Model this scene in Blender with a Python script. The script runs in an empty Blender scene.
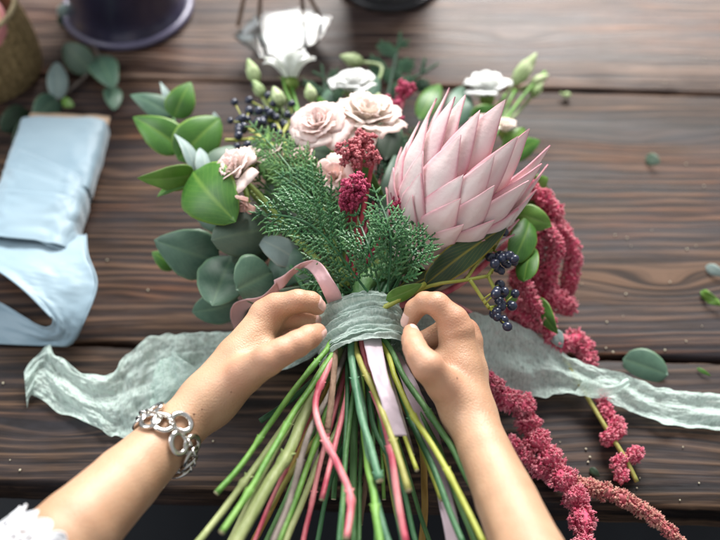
import bpy, bmesh, math, random
import numpy as np
from mathutils import Vector, Matrix, noise
random.seed(7)
R_ = math.radians
sc = bpy.context.scene
COL = sc.collection

# ------------------------------------------------------------------ camera
TH = R_(35); D0 = 0.80; FPX = 900.0
FW = Vector((0, math.sin(TH), -math.cos(TH))); RT = Vector((1, 0, 0)); UP = Vector((0, math.cos(TH), math.sin(TH)))
CAM = -D0*FW
def P(px, py, z=0.0):
    d = FW + RT*((px-360)/FPX) + UP*((270-py)/FPX)
    return CAM + d*((CAM.z-z)/-d.z)
def PL(pts): return [P(*p) for p in pts]
cam = bpy.data.cameras.new('camera'); co = bpy.data.objects.new('camera', cam); COL.objects.link(co)
co.location = CAM; co.rotation_euler = (TH, 0, 0)
cam.sensor_width = 36; cam.lens = 45; cam.clip_start = .01; cam.clip_end = 50
cam.dof.use_dof = True; cam.dof.focus_distance = .635; cam.dof.aperture_fstop = 3.2
sc.camera = co

# ------------------------------------------------------------------ materials
def newmat(name):
    m = bpy.data.materials.new(name); m.use_nodes = True
    nt = m.node_tree; nt.nodes.clear()
    return m, nt, nt.nodes, nt.links
def N(nt, t, **kw):
    n = nt.nodes.new(t)
    for k, v in kw.items():
        if k in ('operation','blend_type','data_type','attribute_name','wave_type','bands_direction','feature','noise_dimensions'): setattr(n, k, v)
        else: n.inputs[k].default_value = v
    return n
def rgba(c): return (c[0], c[1], c[2], 1)
def ramp(nt, stops):
    r = nt.nodes.new('ShaderNodeValToRGB'); e = r.color_ramp.elements
    while len(e) < len(stops): e.new(.5)
    for i, (p, c) in enumerate(stops):
        e[i].position = p; e[i].color = rgba(c) if not isinstance(c, (int, float)) else (c, c, c, 1)
    return r
def mat(name, c1, c2=None, scale=60, rough=.5, bump=.0, bscale=None, transl=0, sss=0, sssr=(1,.3,.15), metal=0, attr=None, c3=None, stretch=(1,1,1), spec=.5, sheen=0, coat=0, detail=4):
    m, nt, ns, L = newmat(name)
    out = N(nt, 'ShaderNodeOutputMaterial'); b = N(nt, 'ShaderNodeBsdfPrincipled')
    b.inputs['Roughness'].default_value = rough; b.inputs['Metallic'].default_value = metal
    b.inputs['Specular IOR Level'].default_value = spec
    b.inputs['Sheen Weight'].default_value = sheen; b.inputs['Coat Weight'].default_value = coat
    tc = N(nt, 'ShaderNodeTexCoord'); mp = N(nt, 'ShaderNodeMapping'); mp.inputs['Scale'].default_value = stretch
    L.new(tc.outputs['Object'], mp.inputs['Vector'])
    nz = N(nt, 'ShaderNodeTexNoise', Scale=scale, Detail=detail); L.new(mp.outputs[0], nz.inputs['Vector'])
    c2 = c2 or c1
    r = ramp(nt, [(.35, c1), (.68, c2)]); L.new(nz.outputs['Fac'], r.inputs['Fac'])
    col = r.outputs[0]
    if attr:
        a = N(nt, 'ShaderNodeAttribute', attribute_name=attr)
        mx = N(nt, 'ShaderNodeMix', data_type='RGBA'); L.new(a.outputs['Fac'], mx.inputs['Factor'])
        L.new(col, mx.inputs[6]); mx.inputs[7].default_value = rgba(c3); col = mx.outputs[2]
    L.new(col, b.inputs['Base Color'])
    if sss:
        b.inputs['Subsurface Weight'].default_value = sss; b.inputs['Subsurface Radius'].default_value = sssr; b.inputs['Subsurface Scale'].default_value = .004
    if bump:
        bz = N(nt, 'ShaderNodeTexNoise', Scale=bscale or scale*3, Detail=3); L.new(mp.outputs[0], bz.inputs['Vector'])
        bp = N(nt, 'ShaderNodeBump', Strength=bump, Distance=.001); L.new(bz.outputs['Fac'], bp.inputs['Height']); L.new(bp.outputs[0], b.inputs['Normal'])
    last = b.outputs[0]
    if transl:
        t = N(nt, 'ShaderNodeBsdfTranslucent'); L.new(col, t.inputs['Color'])
        ms = N(nt, 'ShaderNodeMixShader', Fac=transl); L.new(last, ms.inputs[1]); L.new(t.outputs[0], ms.inputs[2]); last = ms.outputs[0]
    L.new(last, out.inputs[0])
    return m

def wood_mat(name, seed, dark, mid, light, gloss, knots=()):
    m, nt, ns, L = newmat(name)
    out = N(nt, 'ShaderNodeOutputMaterial'); b = N(nt, 'ShaderNodeBsdfPrincipled'); L.new(b.outputs[0], out.inputs[0])
    tc = N(nt, 'ShaderNodeTexCoord'); mp = N(nt, 'ShaderNodeMapping')
    mp.inputs['Location'].default_value = (seed*3.1, seed*1.7, seed); mp.inputs['Scale'].default_value = (1, 1, 1)
    L.new(tc.outputs['Object'], mp.inputs['Vector'])
    # large warping so the grain bends round knots
    st = N(nt, 'ShaderNodeMapping'); st.inputs['Scale'].default_value = (3.2, 11, 11); L.new(mp.outputs[0], st.inputs['Vector'])
    w = N(nt, 'ShaderNodeTexNoise', Scale=1.0, Detail=2); L.new(st.outputs[0], w.inputs['Vector'])
    wm0 = N(nt, 'ShaderNodeVectorMath', operation='MULTIPLY_ADD'); wm0.inputs[1].default_value = (0, .022, 0)
    L.new(w.outputs['Color'], wm0.inputs[0]); L.new(mp.outputs[0], wm0.inputs[2]); cur = wm0.outputs[0]
    for (kx, ky, ka, kw, kh) in knots:
        sb = N(nt, 'ShaderNodeVectorMath', operation='SUBTRACT'); sb.inputs[1].default_value = (kx, ky, 0); L.new(tc.outputs['Object'], sb.inputs[0])
        sx = N(nt, 'ShaderNodeVectorMath', operation='MULTIPLY'); sx.inputs[1].default_value = (1/kw, 1/kh, 0); L.new(sb.outputs[0], sx.inputs[0])
        ln = N(nt, 'ShaderNodeVectorMath', operation='LENGTH'); L.new(sx.outputs[0], ln.inputs[0])
        p1 = N(nt, 'ShaderNodeMath', operation='MULTIPLY_ADD'); L.new(ln.outputs['Value'], p1.inputs[0]); L.new(ln.outputs['Value'], p1.inputs[1]); p1.inputs[2].default_value = 1
        p2 = N(nt, 'ShaderNodeMath', operation='DIVIDE'); p2.inputs[0].default_value = ka; L.new(p1.outputs[0], p2.inputs[1])
        cb = N(nt, 'ShaderNodeCombineXYZ'); L.new(p2.outputs[0], cb.inputs['Y'])
        ad = N(nt, 'ShaderNodeVectorMath', operation='ADD'); L.new(cur, ad.inputs[0]); L.new(cb.outputs[0], ad.inputs[1]); cur = ad.outputs[0]
    wm = N(nt, 'ShaderNodeVectorMath', operation='ADD'); L.new(cur, wm.inputs[0])
    # growth rings
    wv = N(nt, 'ShaderNodeTexWave', Scale=34.0, Distortion=5.0, Detail=3.0); wv.bands_direction = 'Y'
    wv.inputs['Detail Scale'].default_value = 2.0
    s2 = N(nt, 'ShaderNodeMapping'); s2.inputs['Scale'].default_value = (.12, 1, 1); L.new(wm.outputs[0], s2.inputs['Vector']); L.new(s2.outputs[0], wv.inputs['Vector'])
    # fine fibres
    s3 = N(nt, 'ShaderNodeMapping'); s3.inputs['Scale'].default_value = (9, 420, 420); L.new(wm.outputs[0], s3.inputs['Vector'])
    fb = N(nt, 'ShaderNodeTexNoise', Scale=1.0, Detail=5, Roughness=.6); L.new(s3.outputs[0], fb.inputs['Vector'])
    s4 = N(nt, 'ShaderNodeMapping'); s4.inputs['Scale'].default_value = (2.2, 52, 52); L.new(wm.outputs[0], s4.inputs['Vector'])
    bd = N(nt, 'ShaderNodeTexNoise', Scale=1.0, Detail=4, Roughness=.6); L.new(s4.outputs[0], bd.inputs['Vector'])
    bl = N(nt, 'ShaderNodeTexNoise', Scale=9.0, Detail=5, Roughness=.65)
    s5 = N(nt, 'ShaderNodeMapping'); s5.inputs['Scale'].default_value = (.6, 1.6, 1); L.new(mp.outputs[0], s5.inputs['Vector']); L.new(s5.outputs[0], bl.inputs['Vector'])
    def mth(op, a, bb, c=None):
        n = N(nt, 'ShaderNodeMath', operation=op)
        for i, x in enumerate((a, bb, c)):
            if x is None: continue
            if isinstance(x, (int, float)): n.inputs[i].default_value = x
            else: L.new(x, n.inputs[i])
        return n.outputs[0]
    f = mth('MULTIPLY_ADD', wv.outputs['Fac'], .13, .05)
    f = mth('MULTIPLY_ADD', fb.outputs['Fac'], .50, f)
    f = mth('MULTIPLY_ADD', bd.outputs['Fac'], .52, f)
    r = ramp(nt, [(.50, dark), (.63, mid), (.76, light)]); L.new(f, r.inputs['Fac'])
    # worn bluish-grey stain patches and warm brown patches
    r2 = ramp(nt, [(.46, 0), (.62, 1)]); L.new(bl.outputs['Fac'], r2.inputs['Fac'])
    mx = N(nt, 'ShaderNodeMix', data_type='RGBA'); mx.blend_type = 'MIX'
    k = mth('MULTIPLY', r2.outputs[0], .22); L.new(k, mx.inputs['Factor'])
    L.new(r.outputs[0], mx.inputs[6]); mx.inputs[7].default_value = (.060, .060, .078, 1)
    bl2 = N(nt, 'ShaderNodeTexNoise', Scale=6.0, Detail=4, Roughness=.6); s6 = N(nt, 'ShaderNodeMapping'); s6.inputs['Scale'].default_value = (.8, 2.5, 1); s6.inputs['Location'].default_value = (9, 4, 2)
    L.new(mp.outputs[0], s6.inputs['Vector']); L.new(s6.outputs[0], bl2.inputs['Vector'])
    r3 = ramp(nt, [(.52, 0), (.70, 1)]); L.new(bl2.outputs['Fac'], r3.inputs['Fac'])
    mx2 = N(nt, 'ShaderNodeMix', data_type='RGBA'); k2 = mth('MULTIPLY', r3.outputs[0], .5); L.new(k2, mx2.inputs['Factor'])
    L.new(mx.outputs[2], mx2.inputs[6])
    wmul = N(nt, 'ShaderNodeMix', data_type='RGBA'); wmul.blend_type = 'MULTIPLY'; wmul.inputs['Factor'].default_value = 1
    L.new(r.outputs[0], wmul.inputs[6]); wmul.inputs[7].default_value = (1.7, 1.05, .65, 1); L.new(wmul.outputs[2], mx2.inputs[7])
    L.new(mx2.outputs[2], b.inputs['Base Color'])
    rr = N(nt, 'ShaderNodeMapRange'); rr.inputs['From Min'].default_value = .3; rr.inputs['From Max'].default_value = .7
    rr.inputs['To Min'].default_value = gloss; rr.inputs['To Max'].default_value = gloss+.2; L.new(bd.outputs['Fac'], rr.inputs['Value'])
    L.new(rr.outputs[0], b.inputs['Roughness']); b.inputs['Specular IOR Level'].default_value = .19
    h = mth('MULTIPLY_ADD', fb.outputs['Fac'], .6, mth('MULTIPLY', wv.outputs['Fac'], .2))
    h = mth('MULTIPLY_ADD', bd.outputs['Fac'], .8, h)
    bp = N(nt, 'ShaderNodeBump', Strength=.6, Distance=.0011); L.new(h, bp.inputs['Height']); L.new(bp.outputs[0], b.inputs['Normal'])
    return m

def gauze_mat(name, c1, c2, amin=.45):
    m, nt, ns, L = newmat(name)
    out = N(nt, 'ShaderNodeOutputMaterial'); b = N(nt, 'ShaderNodeBsdfPrincipled', Roughness=.8)
    b.inputs['Sheen Weight'].default_value = .3
    uv = N(nt, 'ShaderNodeUVMap')
    def nz(sx, sy, det=4, sc_=1):
        mp = N(nt, 'ShaderNodeMapping'); mp.inputs['Scale'].default_value = (sx, sy, 1); L.new(uv.outputs[0], mp.inputs['Vector'])
        n = N(nt, 'ShaderNodeTexNoise', Scale=sc_, Detail=det, Roughness=.65, Distortion=.8); L.new(mp.outputs[0], n.inputs['Vector']); return n.outputs['Fac']
    a = nz(700, 260); c = nz(160, 420); d = nz(60, 120, 3)
    r = ramp(nt, [(.33, c1), (.66, c2)]); L.new(a, r.inputs['Fac']); L.new(r.outputs[0], b.inputs['Base Color'])
    ad = N(nt, 'ShaderNodeMath', operation='ADD'); L.new(a, ad.inputs[0]); L.new(c, ad.inputs[1])
    ad2 = N(nt, 'ShaderNodeMath', operation='ADD'); L.new(ad.outputs[0], ad2.inputs[0]); L.new(d, ad2.inputs[1])
    al = N(nt, 'ShaderNodeMapRange'); al.inputs['From Min'].default_value = 1.2; al.inputs['From Max'].default_value = 1.6
    al.inputs['To Min'].default_value = amin; al.inputs['To Max'].default_value = 1; L.new(ad2.outputs[0], al.inputs['Value'])
    bp = N(nt, 'ShaderNodeBump', Strength=.6, Distance=.0010); L.new(ad.outputs[0], bp.inputs['Height']); L.new(bp.outputs[0], b.inputs['Normal'])
    t = N(nt, 'ShaderNodeBsdfTranslucent'); L.new(r.outputs[0], t.inputs['Color'])
    ms = N(nt, 'ShaderNodeMixShader', Fac=.42); L.new(b.outputs[0], ms.inputs[1]); L.new(t.outputs[0], ms.inputs[2])
    tr = N(nt, 'ShaderNodeBsdfTransparent'); m2 = N(nt, 'ShaderNodeMixShader'); L.new(al.outputs[0], m2.inputs['Fac']); L.new(tr.outputs[0], m2.inputs[1]); L.new(ms.outputs[0], m2.inputs[2])
    L.new(m2.outputs[0], out.inputs[0]); return m

def leaf_mat(name, c1, c2, edge, rough=.42, transl=.25):
    """attribute 'edge' = rim of the blade, 'rib' = veins"""
    m, nt, ns, L = newmat(name)
    out = N(nt, 'ShaderNodeOutputMaterial'); b = N(nt, 'ShaderNodeBsdfPrincipled', Roughness=rough)
    tc = N(nt, 'ShaderNodeTexCoord'); n = N(nt, 'ShaderNodeTexNoise', Scale=45.0, Detail=6, Roughness=.6); L.new(tc.outputs['Object'], n.inputs['Vector'])
    r = ramp(nt, [(.35, c1), (.65, c2)]); L.new(n.outputs['Fac'], r.inputs['Fac'])
    a = N(nt, 'ShaderNodeAttribute', attribute_name='edge'); mx = N(nt, 'ShaderNodeMix', data_type='RGBA'); L.new(a.outputs['Fac'], mx.inputs['Factor'])
    L.new(r.outputs[0], mx.inputs[6]); mx.inputs[7].default_value = rgba(edge)
    uv = N(nt, 'ShaderNodeUVMap'); wv = N(nt, 'ShaderNodeTexWave', Scale=2.6, Distortion=1.2, Detail=2.0); wv.bands_direction = 'DIAGONAL'; L.new(uv.outputs[0], wv.inputs['Vector'])
    vr = ramp(nt, [(.90, 0), (1, 1)]); L.new(wv.outputs['Fac'], vr.inputs['Fac'])
    k = N(nt, 'ShaderNodeMath', operation='MULTIPLY'); k.inputs[1].default_value = .15; L.new(vr.outputs[0], k.inputs[0])
    mx2 = N(nt, 'ShaderNodeMix', data_type='RGBA'); L.new(k.outputs[0], mx2.inputs['Factor']); L.new(mx.outputs[2], mx2.inputs[6]); mx2.inputs[7].default_value = rgba(edge)
    L.new(mx2.outputs[2], b.inputs['Base Color'])
    bp = N(nt, 'ShaderNodeBump', Strength=.35, Distance=.0008); L.new(n.outputs['Fac'], bp.inputs['Height']); L.new(bp.outputs[0], b.inputs['Normal'])
    t = N(nt, 'ShaderNodeBsdfTranslucent'); L.new(mx2.outputs[2], t.inputs['Color'])
    ms = N(nt, 'ShaderNodeMixShader', Fac=transl); L.new(b.outputs[0], ms.inputs[1]); L.new(t.outputs[0], ms.inputs[2]); L.new(ms.outputs[0], out.inputs[0])
    return m

M = {}
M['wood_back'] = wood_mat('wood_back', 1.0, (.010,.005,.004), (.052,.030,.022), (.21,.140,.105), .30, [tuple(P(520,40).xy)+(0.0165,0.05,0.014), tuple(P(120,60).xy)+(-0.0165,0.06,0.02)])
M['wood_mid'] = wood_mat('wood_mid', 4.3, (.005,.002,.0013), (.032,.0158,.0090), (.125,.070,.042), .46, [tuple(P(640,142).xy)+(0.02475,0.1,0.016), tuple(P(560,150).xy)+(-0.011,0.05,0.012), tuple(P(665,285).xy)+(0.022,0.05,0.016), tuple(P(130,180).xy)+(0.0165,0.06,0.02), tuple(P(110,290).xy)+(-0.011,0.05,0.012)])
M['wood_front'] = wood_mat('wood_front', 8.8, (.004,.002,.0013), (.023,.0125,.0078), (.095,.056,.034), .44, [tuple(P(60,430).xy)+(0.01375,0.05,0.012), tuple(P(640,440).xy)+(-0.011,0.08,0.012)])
M['floor'] = mat('floor_paint', (.016,.019,.025), (.028,.032,.04), 4, .6)
M['skin'] = mat('skin', (.47,.268,.160), (.585,.365,.232), 34, .45, bump=.45, bscale=900, sss=.22, sssr=(1,.35,.2), attr='red', c3=(.60,.22,.15), detail=6)
M['leaf_green'] = leaf_mat('leaf_green', (.045,.15,.022), (.085,.235,.035), (.24,.40,.07))
M['leaf_teal'] = leaf_mat('leaf_teal', (.050,.115,.078), (.095,.185,.125), (.16,.27,.16), .45, .15)
M['leaf_grey'] = leaf_mat('leaf_grey', (.07,.12,.085), (.11,.17,.12), (.17,.24,.15), .5, .15)
M['leaf_pale'] = leaf_mat('leaf_pale', (.22,.31,.30), (.32,.42,.40), (.45,.52,.45), .55, .2)
M['leaf_dark'] = leaf_mat('leaf_dark', (.016,.04,.012), (.03,.065,.02), (.38,.30,.03), .38, .1)
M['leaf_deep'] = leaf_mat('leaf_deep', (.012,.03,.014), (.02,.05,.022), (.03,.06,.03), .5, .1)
M['leaf_lime'] = leaf_mat('leaf_lime', (.10,.24,.03), (.17,.34,.055), (.26,.38,.12), .42, .3)
M['cedar'] = mat('cedar', (.012,.070,.025), (.035,.15,.052), 90, .42, transl=.12, attr='tip', c3=(.16,.36,.13), bump=.2)
M['cedar_light'] = mat('cedar_light', (.035,.12,.035), (.07,.19,.06), 150, .45, transl=.12, attr='tip', c3=(.22,.36,.12), bump=.2)
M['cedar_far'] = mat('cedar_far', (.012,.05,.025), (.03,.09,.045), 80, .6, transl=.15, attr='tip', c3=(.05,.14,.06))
M['bract'] = mat('bract', (.92,.74,.72), (.97,.90,.87), 30, .5, transl=.18, attr='edge', c3=(.74,.26,.34), bump=.3, bscale=300, sheen=.3)
M['bract_core'] = mat('bract_core', (.6,.3,.3), (.8,.6,.55), 200, .7, bump=.5)
M['petal_pink'] = mat('petal_pink', (.96,.83,.78), (.98,.93,.89), 35, .6, transl=.42, attr='edge', c3=(.90,.60,.58), bump=.2, bscale=400)
M['petal_blush'] = mat('petal_blush', (.95,.76,.70), (.98,.88,.83), 35, .6, transl=.42, attr='edge', c3=(.88,.52,.52), bump=.2, bscale=400)
M['petal_cream'] = mat('petal_cream', (.97,.91,.84), (.98,.95,.90), 35, .6, transl=.42, attr='edge', c3=(.86,.62,.58), bump=.2, bscale=400)
M['petal_white'] = mat('petal_white', (.94,.96,.94), (.98,.98,.97), 35, .55, transl=.35, attr='edge', c3=(.97,.97,.97))
M['calyx'] = mat('calyx', (.20,.32,.06), (.36,.46,.12), 60, .5, transl=.2)
M['bud'] = mat('bud', (.30,.45,.16), (.66,.74,.45), 40, .5, transl=.2, stretch=(1,1,1))
M['sedum'] = mat('sedum', (.24,.018,.03), (.46,.06,.085), 220, .5, attr='tip', c3=(.80,.30,.32), transl=.1)
M['sedum_dark'] = mat('sedum_dark', (.22,.010,.035), (.42,.03,.08), 160, .5, attr='tip', c3=(.74,.10,.24), transl=.1)
M['amar'] = mat('amaranth', (.50,.035,.10), (.74,.13,.23), 130, .65, attr='tip', c3=(.85,.38,.42), transl=.12)
M['amar_tan'] = mat('amaranth_tan', (.42,.06,.09), (.62,.20,.20), 130, .65, attr='tip', c3=(.72,.46,.34), transl=.12)
M['berry'] = mat('berry', (.010,.014,.035), (.03,.04,.08), 90, .28, coat=.3)
M['twig_lime'] = mat('twig_lime', (.30,.34,.05), (.42,.42,.10), 60, .5)
def stem_mat(name, a, b_, rough=.4, bump=.4): return mat(name, a, b_, 90, rough+.12, bump=bump*1.8, bscale=420, stretch=(1, .35, 1), transl=.04, detail=7)
M['st_bright'] = stem_mat('stem_bright', (.09,.24,.035), (.19,.38,.07))
M['st_pale'] = stem_mat('stem_pale', (.24,.30,.10), (.40,.44,.20))
M['st_olive'] = stem_mat('stem_olive', (.25,.24,.05), (.38,.36,.10))
M['st_pink'] = stem_mat('stem_pink', (.46,.06,.10), (.74,.30,.30))
M['st_brown'] = stem_mat('stem_brown', (.15,.09,.055), (.30,.19,.13), .7, .9)
M['st_grey'] = stem_mat('stem_grey', (.11,.09,.075), (.23,.19,.165), .75, .9)
M['st_dark'] = stem_mat('stem_dark', (.03,.12,.045), (.065,.19,.075))
M['st_mid'] = stem_mat('stem_mid', (.05,.16,.045), (.13,.27,.09))
M['st_teal'] = stem_mat('stem_teal', (.05,.16,.085), (.12,.27,.15))
M['st_yellow'] = stem_mat('stem_yellow', (.30,.33,.03), (.42,.45,.08))
M['st_rust'] = stem_mat('stem_rust', (.30,.17,.03), (.42,.28,.06))
M['cut'] = mat('cut_end', (.55,.45,.25), (.66,.60,.40), 300, .8, bump=.4)
M['gauze'] = gauze_mat('mint_gauze', (.64,.84,.76), (.82,.95,.89), .62)
M['gauze_wrap'] = gauze_mat('mint_gauze_layered', (.46,.60,.54), (.74,.85,.79), .95)
M['silk_pink'] = mat('silk_pink', (.72,.44,.46), (.80,.54,.55), 12, .38, transl=.2, sheen=.4, bump=.15, bscale=500)
M['silk_mauve'] = mat('silk_mauve', (.50,.40,.46), (.58,.48,.53), 12, .4, transl=.2, sheen=.4, bump=.15, bscale=500)
M['silk_blue'] = mat('silk_blue', (.27,.40,.49), (.35,.48,.56), 10, .5, transl=.22, sheen=.5, bump=.25, bscale=60, stretch=(1,1,1))
M['card'] = mat('cardboard', (.42,.30,.21), (.52,.39,.28), 80, .85, bump=.3)
M['basket'] = mat('basket_fibre', (.17,.12,.05), (.42,.31,.15), 220, .75, bump=.7)
M['basket_rim'] = mat('basket_rope', (.28,.22,.12), (.45,.37,.22), 250, .8, bump=.7)
M['basket_in'] = mat('basket_lining', (.10,.045,.02), (.18,.085,.04), 90, .7, bump=.4)
M['roll_pink'] = mat('roll_pink', (.72,.22,.24), (.80,.34,.33), 20, .4, sheen=.4)
M['roll_peach'] = mat('roll_peach', (.62,.24,.16), (.72,.36,.24), 60, .5, stretch=(1,1,.1))
M['pot'] = mat('pot_glaze', (.022,.020,.042), (.045,.042,.08), 14, .30, coat=.3)
M['pot_lip'] = mat('pot_lip', (.10,.09,.15), (.15,.14,.22), 20, .32)
M['pot_black'] = mat('pot_black', (.010,.010,.012), (.02,.02,.024), 14, .35)
M['silver'] = mat('silver', (.62,.60,.56), (.78,.76,.72), 200, .16, metal=1)
M['seed'] = mat('seed', (.36,.32,.22), (.55,.50,.38), 900, .6)
M['white_glow'] = mat('white_petal', (.92,.94,.93), (.97,.97,.96), 30, .45, transl=.25)

def lace_mat():
    m, nt, ns, L = newmat('white_lace')
    out = N(nt, 'ShaderNodeOutputMaterial'); b = N(nt, 'ShaderNodeBsdfPrincipled', Roughness=.85); b.inputs['Base Color'].default_value = (.62,.63,.66,1)
    uv = N(nt, 'ShaderNodeUVMap'); v = N(nt, 'ShaderNodeTexVoronoi', Scale=230.0); v.feature = 'DISTANCE_TO_EDGE'; L.new(uv.outputs[0], v.inputs['Vector'])
    th = N(nt, 'ShaderNodeMath', operation='LESS_THAN'); th.inputs[1].default_value = .17; L.new(v.outputs['Distance'], th.inputs[0])
    n = N(nt, 'ShaderNodeTexNoise', Scale=110.0); L.new(uv.outputs[0], n.inputs['Vector'])
    g = N(nt, 'ShaderNodeMath', operation='GREATER_THAN'); g.inputs[1].default_value = .56; L.new(n.outputs['Fac'], g.inputs[0])
    a = N(nt, 'ShaderNodeAttribute', attribute_name='edge')
    mx = N(nt, 'ShaderNodeMath', operation='MAXIMUM'); L.new(th.outputs[0], mx.inputs[0]); L.new(a.outputs['Fac'], mx.inputs[1])
    mx2 = N(nt, 'ShaderNodeMath', operation='MAXIMUM'); L.new(mx.outputs[0], mx2.inputs[0]); L.new(g.outputs[0], mx2.inputs[1]); mx2.use_clamp = True
    bp = N(nt, 'ShaderNodeBump', Strength=.6, Distance=.001); L.new(v.outputs['Distance'], bp.inputs['Height']); L.new(bp.outputs[0], b.inputs['Normal'])
    tr = N(nt, 'ShaderNodeBsdfTransparent'); ms = N(nt, 'ShaderNodeMixShader'); L.new(mx2.outputs[0], ms.inputs['Fac']); L.new(tr.outputs[0], ms.inputs[1]); L.new(b.outputs[0], ms.inputs[2])
    L.new(ms.outputs[0], out.inputs[0]); return m
M['lace'] = lace_mat(); M['lace_cord'] = mat('lace_cord', (.62,.63,.66), (.7,.7,.72), 300, .85)

# ------------------------------------------------------------------ mesh helpers
class MB:
    def __init__(s): s.v = []; s.f = []; s.mi = []; s.attr = []; s.uv = {}
    def vert(s, p, a=0.0): s.v.append(tuple(p)); s.attr.append(a); return len(s.v)-1
    def face(s, idx, mi=0): s.f.append(tuple(idx)); s.mi.append(mi)
    def grid(s, fn, nu, nv, closed_u=False, mi=0, uvfn=None):
        base = len(s.v)
        for j in range(nv+1):
            for i in range(nu if closed_u else nu+1):
                r = fn(i/nu, j/nv); 
                if len(r) == 2 and not isinstance(r, Vector): s.vert(r[0], r[1])
                else: s.vert(r)
                if uvfn: s.uv[len(s.v)-1] = uvfn(i/nu, j/nv)
        W = nu if closed_u else nu+1
        for j in range(nv):
            for i in range(nu):
                a = base+j*W+i; b = base+j*W+(i+1) % W
                s.face((a, b, b+W, a+W), mi)
    def tube(s, pts, rad, n=10, cap=True, capmi=0, mi=0, flat=1.0, attr=0.0, jit=0.0):
        pts = [Vector(p) for p in pts]; m = len(pts); base = len(s.v)
        t0 = (pts[1]-pts[0]).normalized(); ref = Vector((0, 0, 1)) if abs(t0.z) < .9 else Vector((1, 0, 0))
        nrm = (ref - t0*ref.dot(t0)).normalized()
        for k, p in enumerate(pts):
            t = (pts[min(k+1, m-1)]-pts[max(k-1, 0)]).normalized(); nrm = (nrm - t*nrm.dot(t)).normalized(); bn = t.cross(nrm)
            r = rad[k] if hasattr(rad, '__len__') else rad
            for i in range(n):
                a = 2*math.pi*i/n; rr = r*(1+jit*noise.noise(Vector((i*.9, k*.35, base*.01))))
                s.vert(p+nrm*(math.sin(a)*rr*flat)+bn*(math.cos(a)*rr), attr)
        for k in range(m-1):
            for i in range(n):
                a = base+k*n+i; b = base+k*n+(i+1) % n; s.face((a, b, b+n, a+n), mi)
        if cap:
            s.face([base+i for i in range(n)][::-1], capmi); s.face([base+(m-1)*n+i for i in range(n)], capmi)
    def ball(s, c, r, seg=8, rings=6, sc_=(1,1,1), attr=0.0, mi=0, axis=None, jit=0):
        base = len(s.v); c = Vector(c)
        rot = Vector((0,0,1)).rotation_difference(axis) if axis else None
        def pt(th, ph):
            d = Vector((math.sin(th)*math.cos(ph)*sc_[0], math.sin(th)*math.sin(ph)*sc_[1], math.cos(th)*sc_[2]))
            if rot: d = rot @ d
            return c+d*r*(1+jit*random.uniform(-1, 1))
        top = s.vert(pt(0, 0), attr)
        for j in range(1, rings):
            for i in range(seg): s.vert(pt(math.pi*j/rings, 2*math.pi*i/seg), attr)
        bot = s.vert(pt(math.pi, 0), attr)
        for i in range(seg):
            s.face((top, base+1+i, base+1+(i+1) % seg), mi)
            for j in range(rings-2):
                a = base+1+j*seg; s.face((a+i, a+seg+i, a+seg+(i+1) % seg, a+(i+1) % seg), mi)
            a = base+1+(rings-2)*seg; s.face((a+i, bot, a+(i+1) % seg), mi)
    def spike(s, c, d, L_, w, attr=0.0, tip=1.0, mi=0, n=3):
        """little pointed floret / scale"""
        d = d.normalized(); q = d.orthogonal().normalized(); q = Matrix.Rotation(random.random()*6.28, 3, d) @ q; r = d.cross(q)
        a = s.vert(c, attr); b = s.vert(c+d*L_, tip)
        ring = [s.vert(c+d*L_*.5+(q*math.cos(6.283*i/n)+r*math.sin(6.283*i/n))*w, (attr+tip)/2) for i in range(n)]
        for i in range(n):
            s.face((a, ring[(i+1) % n], ring[i]), mi); s.face((ring[i], ring[(i+1) % n], b), mi)
    def build(s, name, mats, parent=None, smooth=True, attrname='edge', solid=0, sub=0):
        me = bpy.data.meshes.new(name); me.from_pydata(s.v, [], s.f)
        if not isinstance(mats, (list, tuple)): mats = [mats]
        for m in mats: me.materials.append(m)
        me.polygons.foreach_set('material_index', s.mi)
        me.polygons.foreach_set('use_smooth', [smooth]*len(s.f))
        at = me.attributes.new(attrname, 'FLOAT', 'POINT'); at.data.foreach_set('value', s.attr)
        if s.uv:
            ul = me.uv_layers.new(name='UVMap'); li = np.zeros(len(me.loops), dtype=np.int32); me.loops.foreach_get('vertex_index', li)
            arr = np.zeros((len(s.v), 2), dtype=np.float32)
            for k, q in s.uv.items(): arr[k] = q
            ul.data.foreach_set('uv', arr[li].ravel())
        me.update()
        o = bpy.data.objects.new(name, me); COL.objects.link(o)
        if parent: o.parent = parent
        if solid:
            md = o.modifiers.new('solid', 'SOLIDIFY'); md.thickness = solid; md.offset = 0
        if sub:
            md = o.modifiers.new('sub', 'SUBSURF'); md.levels = sub; md.render_levels = sub
        return o
def tag(o, label=None, cat=None, group=None, kind=None):
    if label: o['label'] = label
    if cat: o['category'] = cat
    if group: o['group'] = group
    if kind: o['kind'] = kind
    return o
def empty(name, loc=(0,0,0), label=None, cat=None, group=None, parent=None):
    o = bpy.data.objects.new(name, None); COL.objects.link(o); o.location = loc; o.empty_display_size = .02
    if parent: o.parent = parent
    return tag(o, label, cat, group)
def catmull(pts, n):
    pts = [Vector(p) for p in pts]; m = len(pts); out = []
    for k in range(n+1):
        t = k/n*(m-1); i = min(int(t), m-2); u = t-i
        p0 = pts[i-1] if i > 0 else pts[0]*2-pts[1]; p1 = pts[i]; p2 = pts[i+1]; p3 = pts[i+2] if i+2 < m else pts[-1]*2-pts[-2]
        out.append(.5*((2*p1)+(p2-p0)*u+(2*p0-5*p1+4*p2-p3)*u*u+(3*p1-p0-3*p2+p3)*u**3))
    return out
def ns(x, y=0, z=0): return noise.noise(Vector((x, y, z)))
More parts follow.
